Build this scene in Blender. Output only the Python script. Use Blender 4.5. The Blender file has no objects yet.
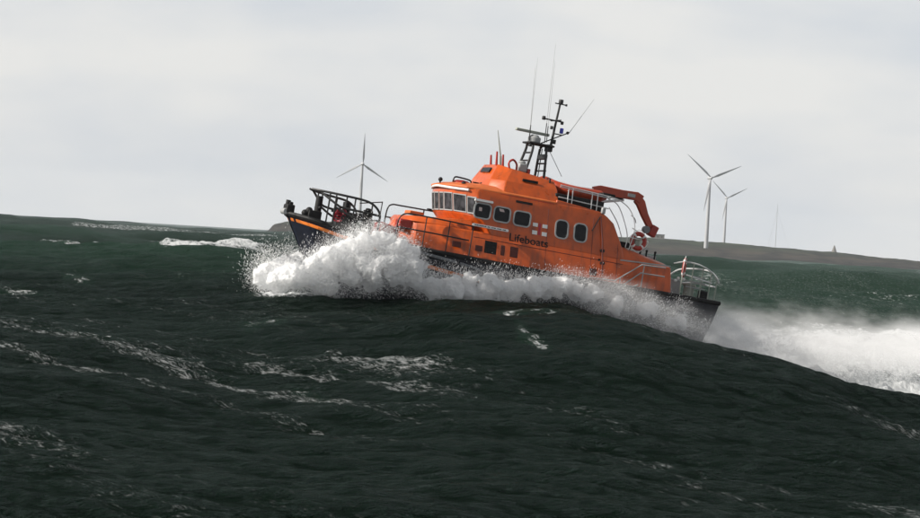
import bpy, bmesh, math, random
import numpy as np
from mathutils import Vector, Matrix, Euler
random.seed(7); rng = np.random.default_rng(11)
R = math.radians
S = bpy.context.scene
COL = S.collection

# ------------------------------------------------------------------ materials
def newmat(name):
    m = bpy.data.materials.new(name); m.use_nodes = True
    nt = m.node_tree; nt.nodes.clear()
    return m, nt, nt.nodes, nt.links
def N(nt, typ, **kw):
    n = nt.nodes.new(typ)
    for k, v in kw.items(): setattr(n, k, v)
    return n
def paint(name, col, rough=.4, metal=0., var=.12, scale=2.5, bump=.0, spec=.5, grime=0., coat=0.):
    m, nt, ns, L = newmat(name)
    out = N(nt, 'ShaderNodeOutputMaterial'); b = N(nt, 'ShaderNodeBsdfPrincipled')
    L.new(b.outputs[0], out.inputs[0])
    tc = N(nt, 'ShaderNodeTexCoord')
    n1 = N(nt, 'ShaderNodeTexNoise'); n1.inputs['Scale'].default_value = scale; n1.inputs['Detail'].default_value = 6
    L.new(tc.outputs['Object'], n1.inputs['Vector'])
    mr = N(nt, 'ShaderNodeMapRange'); mr.inputs[1].default_value = .3; mr.inputs[2].default_value = .7
    mr.inputs[3].default_value = 1 - var; mr.inputs[4].default_value = 1 + var
    L.new(n1.outputs[0], mr.inputs[0])
    mx = N(nt, 'ShaderNodeMix', data_type='RGBA', blend_type='MULTIPLY'); mx.inputs[0].default_value = 1
    mx.inputs[6].default_value = (*col, 1); L.new(mr.outputs[0], mx.inputs[7])
    src = mx.outputs[2]
    if grime:
        mp = N(nt, 'ShaderNodeMapping'); mp.inputs['Scale'].default_value = (3.5, 3.5, .35)
        L.new(tc.outputs['Object'], mp.inputs[0])
        n2 = N(nt, 'ShaderNodeTexNoise'); n2.inputs['Scale'].default_value = 1.6; n2.inputs['Detail'].default_value = 5
        L.new(mp.outputs[0], n2.inputs['Vector'])
        r2 = N(nt, 'ShaderNodeMapRange'); r2.inputs[1].default_value = .5; r2.inputs[2].default_value = .75
        r2.inputs[3].default_value = 0; r2.inputs[4].default_value = grime
        L.new(n2.outputs[0], r2.inputs[0])
        g = N(nt, 'ShaderNodeMix', data_type='RGBA'); L.new(r2.outputs[0], g.inputs[0])
        L.new(src, g.inputs[6]); g.inputs[7].default_value = (.08, .035, .02, 1)
        src = g.outputs[2]
    L.new(src, b.inputs['Base Color'])
    r3 = N(nt, 'ShaderNodeMapRange'); r3.inputs[3].default_value = max(.03, rough - .1); r3.inputs[4].default_value = rough + .12
    L.new(n1.outputs[0], r3.inputs[0]); L.new(r3.outputs[0], b.inputs['Roughness'])
    b.inputs['Metallic'].default_value = metal; b.inputs['Specular IOR Level'].default_value = spec
    b.inputs['Coat Weight'].default_value = coat
    if bump:
        bp = N(nt, 'ShaderNodeBump'); bp.inputs['Strength'].default_value = bump; bp.inputs['Distance'].default_value = .02
        n4 = N(nt, 'ShaderNodeTexNoise'); n4.inputs['Scale'].default_value = 3.0; n4.inputs['Detail'].default_value = 3
        L.new(tc.outputs['Object'], n4.inputs['Vector'])
        L.new(n4.outputs[0], bp.inputs['Height']); L.new(bp.outputs[0], b.inputs['Normal'])
    return m
M = dict(
    orange=paint('orange_paint', (.45, .070, .005), .3, var=.16, bump=.4, grime=.55, spec=.4, coat=.35),
    deckorange=paint('orange_deck_paint', (.5, .11, .02), .6, var=.14, grime=.3),
    red=paint('red_orange', (.30, .018, .008), .45, var=.15),
    craneorange=paint('crane_orange', (.34, .036, .009), .4, var=.12, grime=.4),
    navy=paint('navy_hull_paint', (.007, .009, .018), .35, var=.3, bump=.2),
    stripe=paint('orange_stripe', (.75, .2, .03), .4),
    black=paint('black_rubber', (.006, .006, .0065), .6, var=.3, spec=.3),
    blackmetal=paint('black_metal', (.006, .0065, .007), .5, metal=0, var=.2),
    grey=paint('grey_rubber', (.16, .17, .18), .5, var=.2),
    lgrey=paint('light_grey', (.30, .31, .31), .4, var=.12),
    white=paint('white_paint', (.66, .66, .65), .4, var=.06),
    steel=paint('pale_rail_metal', (.6, .6, .6), .3, metal=.35, var=.1),
    greygreen=paint('grey_green', (.26, .28, .24), .5),
    deck=paint('grey_deck', (.2, .2, .2), .7, var=.2),
    glass=paint('dark_window_glass', (.004, .005, .007), .08, var=.2, spec=.3),
    screen=paint('windscreen_glass', (.04, .04, .045), .08, var=.7, scale=5, spec=.9),
    blue=paint('blue_lens', (.02, .03, .4), .2),
    crimson=paint('crimson', (.35, .012, .03), .5),
    brown=paint('dark_brown', (.09, .014, .008), .6),
    reflection=paint('pale_reflection', (.5, .4, .38), .7),
    cream=paint('turbine_white', (.36, .37, .385), .45, var=.04, scale=.1),
    concrete=paint('concrete', (.14, .135, .125), .8),
)

# ------------------------------------------------------------------ mesh helpers
class MB:
    def __init__(s): s.bm = bmesh.new()
    def poly(s, pts):
        vs = [s.bm.verts.new(p) for p in pts]; return s.bm.faces.new(vs)
    def rings(s, rings, cap=True, closed=True):
        rr = [[s.bm.verts.new(p) for p in r] for r in rings]; n = len(rr[0])
        for a, b in zip(rr, rr[1:]):
            for i in range(n if closed else n - 1):
                j = (i + 1) % n
                try: s.bm.faces.new((a[i], a[j], b[j], b[i]))
                except ValueError: pass
        if cap and closed:
            for r in (rr[0], rr[-1]):
                try: s.bm.faces.new(r)
                except ValueError: pass
        return rr
    def tube(s, pts, r, n=8, r2=None):
        pts = [Vector(p) for p in pts]; rings = []
        for i, p in enumerate(pts):
            a = pts[max(0, i - 1)]; b = pts[min(len(pts) - 1, i + 1)]
            d = (b - a).normalized()
            e = Vector((0, 0, 1)) if abs(d.z) < .9 else Vector((0, 1, 0))
            u = d.cross(e).normalized(); v = d.cross(u)
            rad = r if r2 is None else r + (r2 - r) * i / (len(pts) - 1)
            rings.append([p + (u * math.cos(t) + v * math.sin(t)) * rad for t in [k * 2 * math.pi / n for k in range(n)]])
        s.rings(rings); return s
    def box(s, c, d, rot=None):
        m = Matrix.LocRotScale(Vector(c), rot or Euler((0, 0, 0)), Vector(d))
        bmesh.ops.create_cube(s.bm, size=1, matrix=m); return s
    def cyl(s, c, r, h, axis='Z', n=20, r2=None):
        rot = {'Z': Euler((0, 0, 0)), 'X': Euler((0, R(90), 0)), 'Y': Euler((R(90), 0, 0))}[axis]
        bmesh.ops.create_cone(s.bm, cap_ends=True, segments=n, radius1=r, radius2=r if r2 is None else r2, depth=h,
                              matrix=Matrix.LocRotScale(Vector(c), rot, Vector((1, 1, 1)))); return s
    def ball(s, c, r, sc=(1, 1, 1), sub=2):
        bmesh.ops.create_icosphere(s.bm, subdivisions=sub, radius=r, matrix=Matrix.LocRotScale(Vector(c), Euler((0, 0, 0)), Vector(sc))); return s
    def build(s, name, m, parent=None, smooth=None, bevel=0., seg=2):
        bmesh.ops.remove_doubles(s.bm, verts=s.bm.verts, dist=1e-5)
        bmesh.ops.recalc_face_normals(s.bm, faces=s.bm.faces)
        me = bpy.data.meshes.new(name); s.bm.to_mesh(me); s.bm.free()
        me.materials.append(m)
        o = bpy.data.objects.new(name, me); COL.objects.link(o)
        if parent: o.parent = parent
        if bevel:
            b = o.modifiers.new('bevel', 'BEVEL'); b.width = bevel; b.segments = seg; b.limit_method = 'ANGLE'; b.angle_limit = R(28)
        if smooth is None: smooth = 40
        if smooth:
            for p in me.polygons: p.use_smooth = True
            try: me.set_sharp_from_angle(angle=R(smooth))
            except Exception: pass
        return o
def curve(pts, n=6):
    """Catmull-Rom smoothing of a polyline"""
    P = [Vector(p) for p in pts]; P = [P[0] * 2 - P[1]] + P + [P[-1] * 2 - P[-2]]; out = []
    for i in range(1, len(P) - 2):
        a, b, c, d = P[i - 1:i + 3]
        for k in range(n):
            t = k / n
            out.append(.5 * ((2 * b) + (c - a) * t + (2 * a - 5 * b + 4 * c - d) * t * t + (3 * b - a - 3 * c + d) * t ** 3))
    out.append(P[-2]); return out
def tag(o, label=None, cat=None, group=None, kind=None):
    for k, v in (('label', label), ('category', cat), ('group', group), ('kind', kind)):
        if v: o[k] = v
    return o
def empty(name, loc=(0, 0, 0), rot=None):
    o = bpy.data.objects.new(name, None); COL.objects.link(o); o.location = loc
    o.empty_display_size = .3
    if rot: o.rotation_euler = rot
    return o
def npmesh(name, V, Fc, mat, smooth=True):
    me = bpy.data.meshes.new(name); V = np.asarray(V, dtype=np.float32); Fc = np.asarray(Fc, dtype=np.int32)
    me.vertices.add(len(V)); me.vertices.foreach_set('co', V.ravel())
    k = Fc.shape[1]; me.loops.add(Fc.size); me.loops.foreach_set('vertex_index', Fc.ravel())
    me.polygons.add(len(Fc)); me.polygons.foreach_set('loop_start', np.arange(0, Fc.size, k, dtype=np.int32))
    me.polygons.foreach_set('use_smooth', np.full(len(Fc), smooth))
    me.update(calc_edges=True); me.materials.append(mat)
    o = bpy.data.objects.new(name, me); COL.objects.link(o); return o

# ------------------------------------------------------------------ camera
H = 4.5; phi = R(3.4); pd = math.atan(19 / 3067)
up0 = Vector((0, math.sin(pd), math.cos(pd))); fw = Vector((0, math.cos(pd), -math.sin(pd))); X = Vector((1, 0, 0))
cr = math.cos(phi) * X + math.sin(phi) * up0; cu = -math.sin(phi) * X + math.cos(phi) * up0
cam = bpy.data.cameras.new('camera'); co = bpy.data.objects.new('camera', cam); COL.objects.link(co)
co.matrix_world = Matrix(((cr.x, cu.x, -fw.x, 0), (cr.y, cu.y, -fw.y, 0), (cr.z, cu.z, -fw.z, H), (0, 0, 0, 1)))
cam.lens = 120; cam.sensor_width = 36; cam.clip_start = .5; cam.clip_end = 20000
S.camera = co

# ------------------------------------------------------------------ boat frame:  local x = forward, y = port, z = up
th = R(20); pt_ = R(6.7)
A = Vector((math.cos(th) * math.cos(pt_), math.sin(th) * math.cos(pt_), -math.sin(pt_)))
P = Vector((math.sin(th), -math.cos(th), 0)); U = (-A).cross(P)
O = Vector((-6.6125, 109.902, 2.5131))
MW = Matrix(((-A.x, P.x, U.x, O.x), (-A.y, P.y, U.y, O.y), (-A.z, P.z, U.z, O.z), (0, 0, 0, 1)))
def bw(s, w, v): return MW @ Vector((-s, w, v))
def l(s, w, v): return (-s, w, v)
boat = empty('lifeboat'); boat.matrix_world = MW
tag(boat, 'orange and navy rescue lifeboat bursting bow-up through a breaking wave', 'lifeboat')

# hull ------------------------------------------------------------
st = [0, .12, .35, .7, 1.2, 2, 3, 4, 5.5, 7.5, 9.5, 11.5, 13.5, 15, 16.3]
hb = np.interp(st, [0, .12, .35, .7, 1.2, 2, 3, 4, 5.5, 9.5, 13.5, 16.3], [.06, .42, .8, 1.2, 1.6, 2.05, 2.42, 2.66, 2.84, 2.86, 2.72, 2.45])
dv = np.interp(st, [0, 1.5, 3, 4.5, 9, 16.3], [2.62, 2.36, 2.2, 2.12, 2.08, 2.14])
def deckv(s): return float(np.interp(s, [0, 1.5, 3, 4.5, 9, 16.3], [2.62, 2.36, 2.2, 2.12, 2.08, 2.14]))
def halfb(s): return float(np.interp(s, st, hb))
def hullpt(s, f, side=1):
    """f: 0 at the gunwale .. 1 at the keel; gives a point on the shell"""
    b = halfb(s); d = deckv(s); k = min(1, s / 4.5)
    prof = [(0, 1, d), (.12, .99, d - .22), (.3, .955, d - .65), (.5, .87, d - 1.15), (.62, .80, d - 1.6), (.7, .76, d - 1.9), (.85, .42, d - 2.6), (1, .0, d - 3.3)]
    w = np.interp(f, [p[0] for p in prof], [p[1] for p in prof]); v = np.interp(f, [p[0] for p in prof], [p[2] for p in prof])
    flare = 1 - (1 - w) * (1 + .9 * (1 - k))
    flare = max(0, flare)
    rake = (d - v) * .62 * (1 - k) ** 1.3
    if s > 15.9: rake -= (d - v) * .16
    return (-(s + rake), side * b * flare, v)
fs = [0, .12, .3, .5, .62, .7, .85, 1]
mb = MB(); rings = []
for s in st:
    ring = [hullpt(s, f, 1) for f in fs] + [hullpt(s, f, -1) for f in reversed(fs[:-1])]
    rings.append(ring)
mb.rings(rings, cap=True, closed=False)
mb.poly(rings[-1])
hull = mb.build('hull', M['navy'], boat, smooth=35)
mb = MB(); top = []
for s in st: top.append([(-s, (halfb(s) - .02) * q, deckv(s) - .03 + .08 * (1 - q * q)) for q in (-1, -.6, 0, .6, 1)])
mb.rings(top, closed=False); mb.build('deck', M['deck'], boat)
def side_strip(name, mat, s0, s1, f0, f1, r, n=30, sides=(1, -1), off=.0):
    """rubbing strake lying on the shell"""
    for sd in sides:
        pts = []
        for i in range(n + 1):
            t = i / n; s = s0 + (s1 - s0) * t; p = Vector(hullpt(s, f0 + (f1 - f0) * t, sd)); p.y += sd * off; pts.append(p)
        MB().tube(pts, r, 8).build(name, mat, boat)
side_strip('gunwale_fender', M['black'], .06, 16.3, .01, .01, .085, 60)
def band(name, mat, pts_s, pts_f, h, n=40):
    for sd in (1, -1):
        mb = MB(); rr = []
        for i in range(n + 1):
            s = pts_s[0] + (pts_s[-1] - pts_s[0]) * i / n; f = np.interp(s, pts_s, pts_f)
            a = Vector(hullpt(s, f, sd)); b = Vector(hullpt(s, f + h, sd)); o = Vector((0, sd * .012, 0)) + (Vector((.012, 0, 0)) if s < 1 else Vector())
            rr.append([a + o, b + o, b + o * .2 + Vector((0, 0, -.005)), a + o * .2 + Vector((0, 0, .005))])
        mb.rings(rr); mb.build(name, mat, boat)
band('sheer_stripe', M['stripe'], [.04, 1.5, 3.2, 5.4, 7.5], [.085, .12, .17, .27, .33], .05)
side_strip('belting', M['grey'], 4.2, 5.7, .07, .135, .055, 12, (1,), .03)
side_strip('belting', M['grey'], 5.85, 6.6, .14, .175, .055, 8, (1,), .03)
side_strip('belting', M['grey'], 7.0, 7.9, .22, .26, .05, 8, (1,), .03)
for s_, f_ in ((7.0, .1), (12.1, .13), (9.2, .12)):
    p = hullpt(s_, f_); MB().cyl((p[0], p[1] + .01, p[2]), .07, .05, 'Y').build('hull_fitting', M['lgrey'], boat, bevel=.01)
# stem head: fairlead block with roller and posts
MB().box(l(.08, 0, 2.78), (.3, .5, .3)).box(l(.1, 0, 2.97), (.16, .3, .12)).build('stem_fairlead', M['black'], boat, bevel=.04)
MB().cyl(l(-.07, 0, 2.66), .11, .42, 'Y').build('stem_roller', M['lgrey'], boat, bevel=.02)
MB().tube([l(.0, 0, 2.72), l(.02, 0, 3.08)], .09, 12).tube([l(.02, -.12, 3.0), l(.02, .12, 3.0)], .05).build('stem_post', M['black'], boat)
MB().ball(l(.62, .25, 2.72), .13).build('deck_fender', M['black'], boat)

# superstructure --------------------------------------------------
def wallw(v): return 2.36 - (v - 2.15) * .20
def plan(front, v, w, back, crn=0.):
    """plan ring at height v: front half list of (s,w) from the middle outwards, then side, then back"""
    half = list(front) + [(back, w)]
    ring = [l(s, -ww, v) for s, ww in reversed(half)] + [l(s, ww, v) for s, ww in half if ww > 1e-6]
    return ring
# coachroof (low trunk under everything, with the foredeck trunk)
mb = MB()
fr = lambda k: [(3.95 + k, .0), (4.0 + k, .55), (4.25 + k, 1.1), (5.0 + k, 1.7 - k * .3), (5.9 + k * .5, 2.12 - k * .3)]
def coach(v, dk, wtop, back):
    f = [(a, b) for a, b in fr(dk)]; f[-1] = (6.3, wallw(v)); return plan(f, v, wallw(v), back)
mb.rings([coach(2.05, 0, 0, 14.35), coach(2.75, .05, 0, 14.3), coach(3.12, .12, 0, 14.25)])
mb.build('coachroof', M['orange'], boat, bevel=.06, seg=3)
# foredeck trunk crown, rising to the wheelhouse
mb = MB()
mb.rings([[l(4.12, -.75, 3.1), l(4.12, .75, 3.1), l(4.35, 1.2, 3.1), l(5.1, 1.62, 3.1), l(6.4, 1.98, 3.1), l(6.4, -1.98, 3.1), l(5.1, -1.62, 3.1), l(4.35, -1.2, 3.1)],
          [l(4.25, -.62, 3.3), l(4.25, .62, 3.3), l(4.45, 1.05, 3.3), l(5.15, 1.5, 3.38), l(6.4, 1.9, 3.5), l(6.4, -1.9, 3.5), l(5.15, -1.5, 3.38), l(4.45, -1.05, 3.3)]])
mb.build('foredeck_trunk', M['orange'], boat, bevel=.04)
MB().box(l(4.15, .9, 2.95), (.5, .5, .35)).build('foredeck_locker', M['red'], boat, bevel=.05)
MB().box(l(4.62, .5, 3.42), (.55, .6, .14)).build('deck_hatch', M['deckorange'], boat, bevel=.03)
MB().box(l(3.7, .2, 2.55), (.7, .9, .6), Euler((0, R(-12), 0))).build('anchor_locker', M['red'], boat, bevel=.06)
# wheelhouse
def wh(v, ds, dw):
    f = [(5.62 + ds, 0), (5.62 + ds, .5), (5.74 + ds, 1.12), (6.1 + ds, 1.62 + dw), (6.42 + ds, wallw(v) - .0)]
    return f
mb = MB()
mb.rings([plan(wh(3.06, .62, 0), 3.06, wallw(3.06), 12.35), plan(wh(3.5, .32, 0), 3.5, wallw(3.5), 12.23), plan(wh(3.68, .14, .02), 3.68, wallw(3.68), 12.15),
          plan(wh(4.32, .0, .02), 4.32, wallw(4.32), 11.82), plan(wh(4.52, -.02, .02), 4.52, wallw(4.52), 11.55), plan(wh(4.66, .05, 0), 4.66, wallw(4.66) - .02, 11.3)])
mb.build('wheelhouse', M['orange'], boat, bevel=.035)
# roof of the wheelhouse, cambered
mb = MB()
def roofring(v, k, dw=0): return [l(s, w, v) for s, w in [(5.62 + k, -.5), (5.62 + k, .5), (5.76 + k, 1.15), (6.15 + k, 1.66 - dw), (6.6, 1.86 - dw), (9.5, 1.86 - dw), (9.5, -1.86 + dw), (6.6, -1.86 + dw), (6.15 + k, -1.66 + dw), (5.76 + k, -1.15)]]
mb.rings([roofring(4.6, -.1), roofring(4.68, -.12), roofring(4.8, .25, .2), roofring(4.88, .9, .55)])
mb.build('wheelhouse_roof', M['deckorange'], boat, bevel=.03)
mb = MB().tube(curve([l(6.1, 1.72, 4.55), l(5.72, 1.2, 4.55), l(5.52, .5, 4.58), l(5.5, 0, 4.6), l(5.52, -.5, 4.58), l(5.72, -1.2, 4.55)]), .045)
mb.build('windscreen_visor', M['white'], boat)
# flybridge casing
def fb(v, s0, s1, w0, w1): return [l(s0, -w0, v), l(s0, w0, v), l(s0 + .42, w1, v), l(s1, w1, v), l(s1, -w1, v), l(s0 + .42, -w1, v)]
mb = MB()
mb.rings([fb(4.66, 6.98, 9.58, 1.1, 1.82), fb(5.15, 7.13, 9.58, .95, 1.5)])
a = mb
r0 = fb(5.15, 7.13, 9.58, .95, 1.5)
t_ = [l(7.42, -.72, 5.74), l(7.42, .72, 5.74), l(7.86, 1.12, 5.64), l(9.52, 1.18, 5.48), l(9.52, -1.18, 5.48), l(7.86, -1.12, 5.64)]
mb.rings([r0, t_])
mb.build('flybridge', M['orange'], boat, bevel=.03)
mb = MB(); mb.box(l(7.25, 0, 5.5), (.04, .9, .2), Euler((0, R(-26), 0))); mb.build('flybridge_screen', M['glass'], boat)
# aft shelter side bulwark beside the open top (boat well)
for sd in (1, -1):
    mb = MB()
    mb.rings([[l(9.5, sd * 1.84, 4.55), l(11.45, sd * 1.84, 4.52), l(11.45, sd * 1.74, 4.52), l(9.5, sd * 1.74, 4.55)],
              [l(9.5, sd * 1.8, 4.8), l(11.35, sd * 1.8, 4.66), l(11.35, sd * 1.72, 4.66), l(9.5, sd * 1.72, 4.8)]])
    mb.build('well_coaming', M['orange'], boat, bevel=.02)
MB().box(l(10.45, 0, 4.86), (1.95, 3.3, .38)).build('well_shade_block', M['black'], boat, bevel=.03)  # black block standing in for the shade of the opening below the inflatable
# aft casing, sloping down to the stern
mb = MB(); rr = []
for s, v, w in ((12.0, 3.66, 1.95), (12.3, 3.55, 1.98), (13.1, 3.4, 2.0), (14.0, 3.24, 2.0), (14.28, 3.16, 1.98)):
    rr.append([l(s, -wallw(3.1), 3.08), l(s, -w, v - .08), l(s, -w + .15, v), l(s, w - .15, v), l(s, w, v - .08), l(s, wallw(3.1), 3.08)])
mb.rings(rr); mb.build('aft_casing', M['orange'], boat, bevel=.02)
MB().box(l(13.2, 2.2, 3.1), (2.0, .06, .05), Euler((0, R(3), 0))).build('rubbing_strip', M['lgrey'], boat)

# side windows, on the sloping wall --------------------------------
tilt = math.atan(.20)
def wallpt(s, v, off=0., sd=1):
    w = wallw(v); return Vector((-s, sd * (w + off * math.cos(tilt)), v + off * math.sin(tilt)))
def rrect(s0, s1, v0, v1, r, skew=0., n=5):
    out = []
    for cx, cy, a0 in ((s1 - r, v1 - r, 0), (s0 + r, v1 - r, 90), (s0 + r, v0 + r, 180), (s1 - r, v0 + r, 270)):
        for k in range(n + 1):
            a = R(a0 + 90 * k / n); x = cx + r * math.cos(a); y = cy + r * math.sin(a)
            out.append((x + skew * (y - v0), y))
    return out
def window(s0, s1, v0, v1, r=.1, skew=0., sd=1, name='window', fm='lgrey', gm='glass', fw_=.05):
    o_ = rrect(s0 - fw_, s1 + fw_, v0 - fw_, v1 + fw_, r + fw_, skew); i_ = rrect(s0, s1, v0, v1, r, skew)
    mb = MB()
    a = [wallpt(x, y, -.01, sd) for x, y in o_]; b = [wallpt(x, y, .03, sd) for x, y in o_]; c = [wallpt(x, y, .03, sd) for x, y in i_]; d = [wallpt(x, y, -.005, sd) for x, y in i_]
    mb.rings([a, b, c, d], cap=False); f = mb.build(name, M[fm], boat)
    mb = MB(); mb.rings([[wallpt(x, y, -.02, sd) for x, y in i_], [wallpt(x, y, .012, sd) for x, y in i_]]); mb.build('pane', M[gm], f, smooth=0)
    return f
for sd in (1, -1):
    for a in ((6.34, 6.92, 3.63, 4.12), (7.1, 7.68, 3.63, 4.12), (7.88, 8.48, 3.62, 4.1)): window(*a, r=.12, skew=.06, sd=sd)
    for a in ((9.56, 10.0, 3.45, 4.06), (10.3, 10.75, 3.45, 4.06)): window(*a, r=.15, sd=sd)
def wallbox(name, mat, s0, s1, v0, v1, d=.03, r=.03, sd=1, skew=0., parent=None):
    q = rrect(s0, s1, v0, v1, r, skew, 3)
    mb = MB(); mb.rings([[wallpt(x, y, -.01, sd) for x, y in q], [wallpt(x, y, d, sd) for x, y in q]])
    return mb.build(name, mat, parent or boat, smooth=0)
wallbox('window_visor', M['white'], 6.3, 7.0, 4.19, 4.27, .1)
pl = wallbox('name_board', M['white'], 6.31, 7.72, 3.29, 3.385, .025, .045)
mb = MB(); x = 6.4
while x < 7.6:
    dx = random.choice((.035, .05, .06)); q = [(x, 3.318), (x + dx, 3.318), (x + dx, 3.356), (x, 3.356)]
    mb.rings([[wallpt(a, b, .02) for a, b in q], [wallpt(a, b, .03) for a, b in q]]); x += dx + random.choice((.018, .018, .02, .06))
mb.build('name_lettering', M['navy'], pl, smooth=0)
# pale patches painted on the first panes as blurred curtain reflections
wallbox('pane_reflection', M['reflection'], 6.5, 6.62, 3.86, 4.0, .016, .02)
wallbox('pane_reflection', M['reflection'], 7.32, 7.5, 3.98, 4.08, .016, .02, skew=-.5)
wallbox('ventilation_grille', M['black'], 7.9, 8.55, 4.42, 4.5, .02, .01)
# lettering
cu_ = bpy.data.curves.new('lettering', 'FONT'); cu_.body = 'Lifeboats'; cu_.size = .42; cu_.extrude = .006; cu_.offset = .003
to = bpy.data.objects.new('tmp', cu_); COL.objects.link(to); bpy.context.view_layer.update()
me = bpy.data.meshes.new_from_object(to.evaluated_get(bpy.context.evaluated_depsgraph_get())); bpy.data.objects.remove(to)
xs = [v.co.x for v in me.vertices]; k = 1.52 / (max(xs) - min(xs))
for v in me.vertices:
    p = wallpt(7.78 + (v.co.x - min(xs)) * k, 3.0 + v.co.y * .95, .014 + v.co.z); v.co = p
me.materials.clear(); me.materials.append(M['black']); lt = bpy.data.objects.new('side_lettering', me); COL.objects.link(lt); lt.parent = boat
# house flag: white field quartered by a red cross with dark edges
fl = wallbox('flag_cross', M['crimson'], 8.87, 8.96, 3.4, 3.82, .008, .005)
mb = MB(); mb2 = MB()
for a, b in ((8.64, 8.83), (9.02, 9.21)):
    for c, d in ((3.39, 3.53), (3.68, 3.81)):
        for m_, e, o1 in ((MB(), 0, .018),):
            q = [(a + e, c + e), (b - e, c + e), (b - e, d - e), (a + e, d - e)]
            m_.rings([[wallpt(x, y, .002) for x, y in q], [wallpt(x, y, o1) for x, y in q]]); m_.build('flag_field', M['white'], fl, smooth=0)
# lower side vents and lockers
for a in ((5.62, 5.95, 2.42, 2.62), (6.5, 6.78, 2.42, 2.62), (7.5, 7.64, 2.42, 2.78), (7.86, 8.16, 2.42, 2.8), (11.02, 11.3, 2.3, 2.55)):
    f = wallbox('side_vent', M['black'] if a[0] != 6.5 else M['brown'], *a, .02, .02)
    mb = MB(); n_ = 4; q = [(a[0] + .015, a[2] + .01), (a[1] - .015, a[2] + .01), (a[1] - .015, a[3] - .01), (a[0] + .015, a[3] - .01)]; mb.rings([[wallpt(x, y, .0) for x, y in q], [wallpt(x, y, .022) for x, y in q]])
    for i in range(n_):
        v = a[2] + (a[3] - a[2]) * (i + .5) / n_; q = [(a[0] + .02, v - .015), (a[1] - .02, v - .015), (a[1] - .02, v + .012), (a[0] + .02, v + .012)]
        mb.rings([[wallpt(x, y, .01) for x, y in q], [wallpt(x, y, .035) for x, y in q]])
    mb.build('louvre', M['brown'], f, smooth=0)
mb = MB()
for i in range(4):
    for j in range(3):
        a, b = 6.88 + j * .15, 2.42 + i * .11; q = [(a, b), (a + .12, b), (a + .12, b + .08), (a, b + .08)]
        mb.rings([[wallpt(x, y, -.0) for x, y in q], [wallpt(x, y, .02) for x, y in q]])
q = [(6.86, 2.4), (7.33, 2.4), (7.33, 2.85), (6.86, 2.85)]; mb.rings([[wallpt(x, y, -.01) for x, y in q], [wallpt(x, y, .006) for x, y in q]])
mb.build('engine_grille', M['black'], boat, smooth=0)
# pipes and streaks on the after side
MB().tube([wallpt(11.25, 4.5, .05), wallpt(11.4, 3.6, .06), wallpt(11.5, 2.4, .06)], .03).build('exhaust_pipe', M['brown'], boat)
MB().tube([wallpt(11.25, 4.5, .05), wallpt(10.95, 3.9, .05)], .02).build('pipe_stay', M['black'], boat)
wallbox('pipe_bracket', M['black'], 11.36, 11.52, 3.2, 3.3, .08); wallbox('pipe_bracket', M['black'], 11.4, 11.56, 2.75, 2.85, .08)
MB().box(l(8.5, 1.42, 5.3), (.6, .06, .09)).build('opening_shade_bar', M['black'], boat)  # black bar painting in the dark of an oblong opening
MB().tube([l(7.3, wallw(4.6) - .02, 4.62), l(9.4, wallw(4.6) - .02, 4.62)], .018).build('grab_rail', M['red'], boat)
# long seams and hand rail stand-offs on the side
MB().tube([wallpt(6.4, 2.9, .005), wallpt(12.3, 2.9, .005)], .012).build('weld_seam', M['brown'], boat)
for s_ in (9.25, 11.05, 12.1):
    MB().tube([wallpt(s_, 2.2, .005), wallpt(s_ - .05, 4.4 if s_ < 12 else 3.6, .005)], .009).build('weld_seam', M['brown'], boat)
# recessed side door just aft of the flag
d_ = window(11.35, 11.36, 2.9, 2.91, .003, name='door_latch', fm='black', fw_=.04)

# windscreens ------------------------------------------------------
def quadpane(p0, p1, v0, v1, ds0, ds1, inset, name='windscreen'):
    """p0,p1 plan points (s,w); pane between them from v0 to v1, leaning by ds"""
    a = Vector(l(p0[0] + ds0, p0[1], v0)); b = Vector(l(p1[0] + ds0, p1[1], v0)); c = Vector(l(p1[0] + ds1, p1[1], v1)); d = Vector(l(p0[0] + ds1, p0[1], v1))
    n = (b - a).cross(d - a).normalized()
    if n.x < 0: n = -n
    cen = (a + b + c + d) / 4
    def shr(q, e): return [x + (cen - x).normalized() * e for x in q]
    out = shr([a, b, c, d], inset); fmat = M['lgrey']; inn = shr([a, b, c, d], inset + .05)
    mb = MB(); mb.rings([[x - n * .01 for x in out], [x + n * .03 for x in out], [x + n * .03 for x in inn], [x - n * .0 for x in inn]], cap=False)
    f = mb.build(name, fmat, boat, smooth=0)
    mb = MB(); mb.rings([[x - n * .01 for x in inn], [x + n * .012 for x in inn]]); mb.build('pane', M['screen'], f, smooth=0)
pp = [(5.62, 0), (5.62, .5), (5.74, 1.12), (6.1, 1.62)]
for sd in (1, -1):
    quadpane((5.62, sd * .02), (5.62, sd * .5), 3.72, 4.42, .13, -.01, .03)
    quadpane((5.62, sd * .5), (5.74, sd * 1.12), 3.72, 4.42, .13, -.01, .03)
    quadpane((5.74, sd * 1.12), (6.1, sd * 1.63), 3.72, 4.4, .13, -.01, .03)
    quadpane((6.1, sd * 1.64), (6.36, sd * 1.98), 3.70, 4.36, .12, -.0, .03)
for s_, w_, v_ in ((5.5, .2, 4.83), (6.05, 1.2, 4.78)): MB().ball(l(s_, w_, v_), .085).cyl(l(s_, w_, v_ - .08), .03, .1).build('deck_light', M['black'], boat)
MB().tube(curve([l(5.95, .3, 4.82), l(6.0, .3, 5.0), l(6.2, .3, 5.02), l(6.6, .3, 4.98), l(6.66, .3, 4.85)]), .03).build('roof_handrail', M['black'], boat)
MB().ball(l(6.35, .2, 4.82), .3, (1.3, 1, .45)).build('roof_dome', M['red'], boat)
MB().tube([l(6.75, .2, 4.95), l(7.1, .2, 4.95)], .025).ball(l(7.1, .2, 4.95), .07).build('horn', M['black'], boat)

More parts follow.
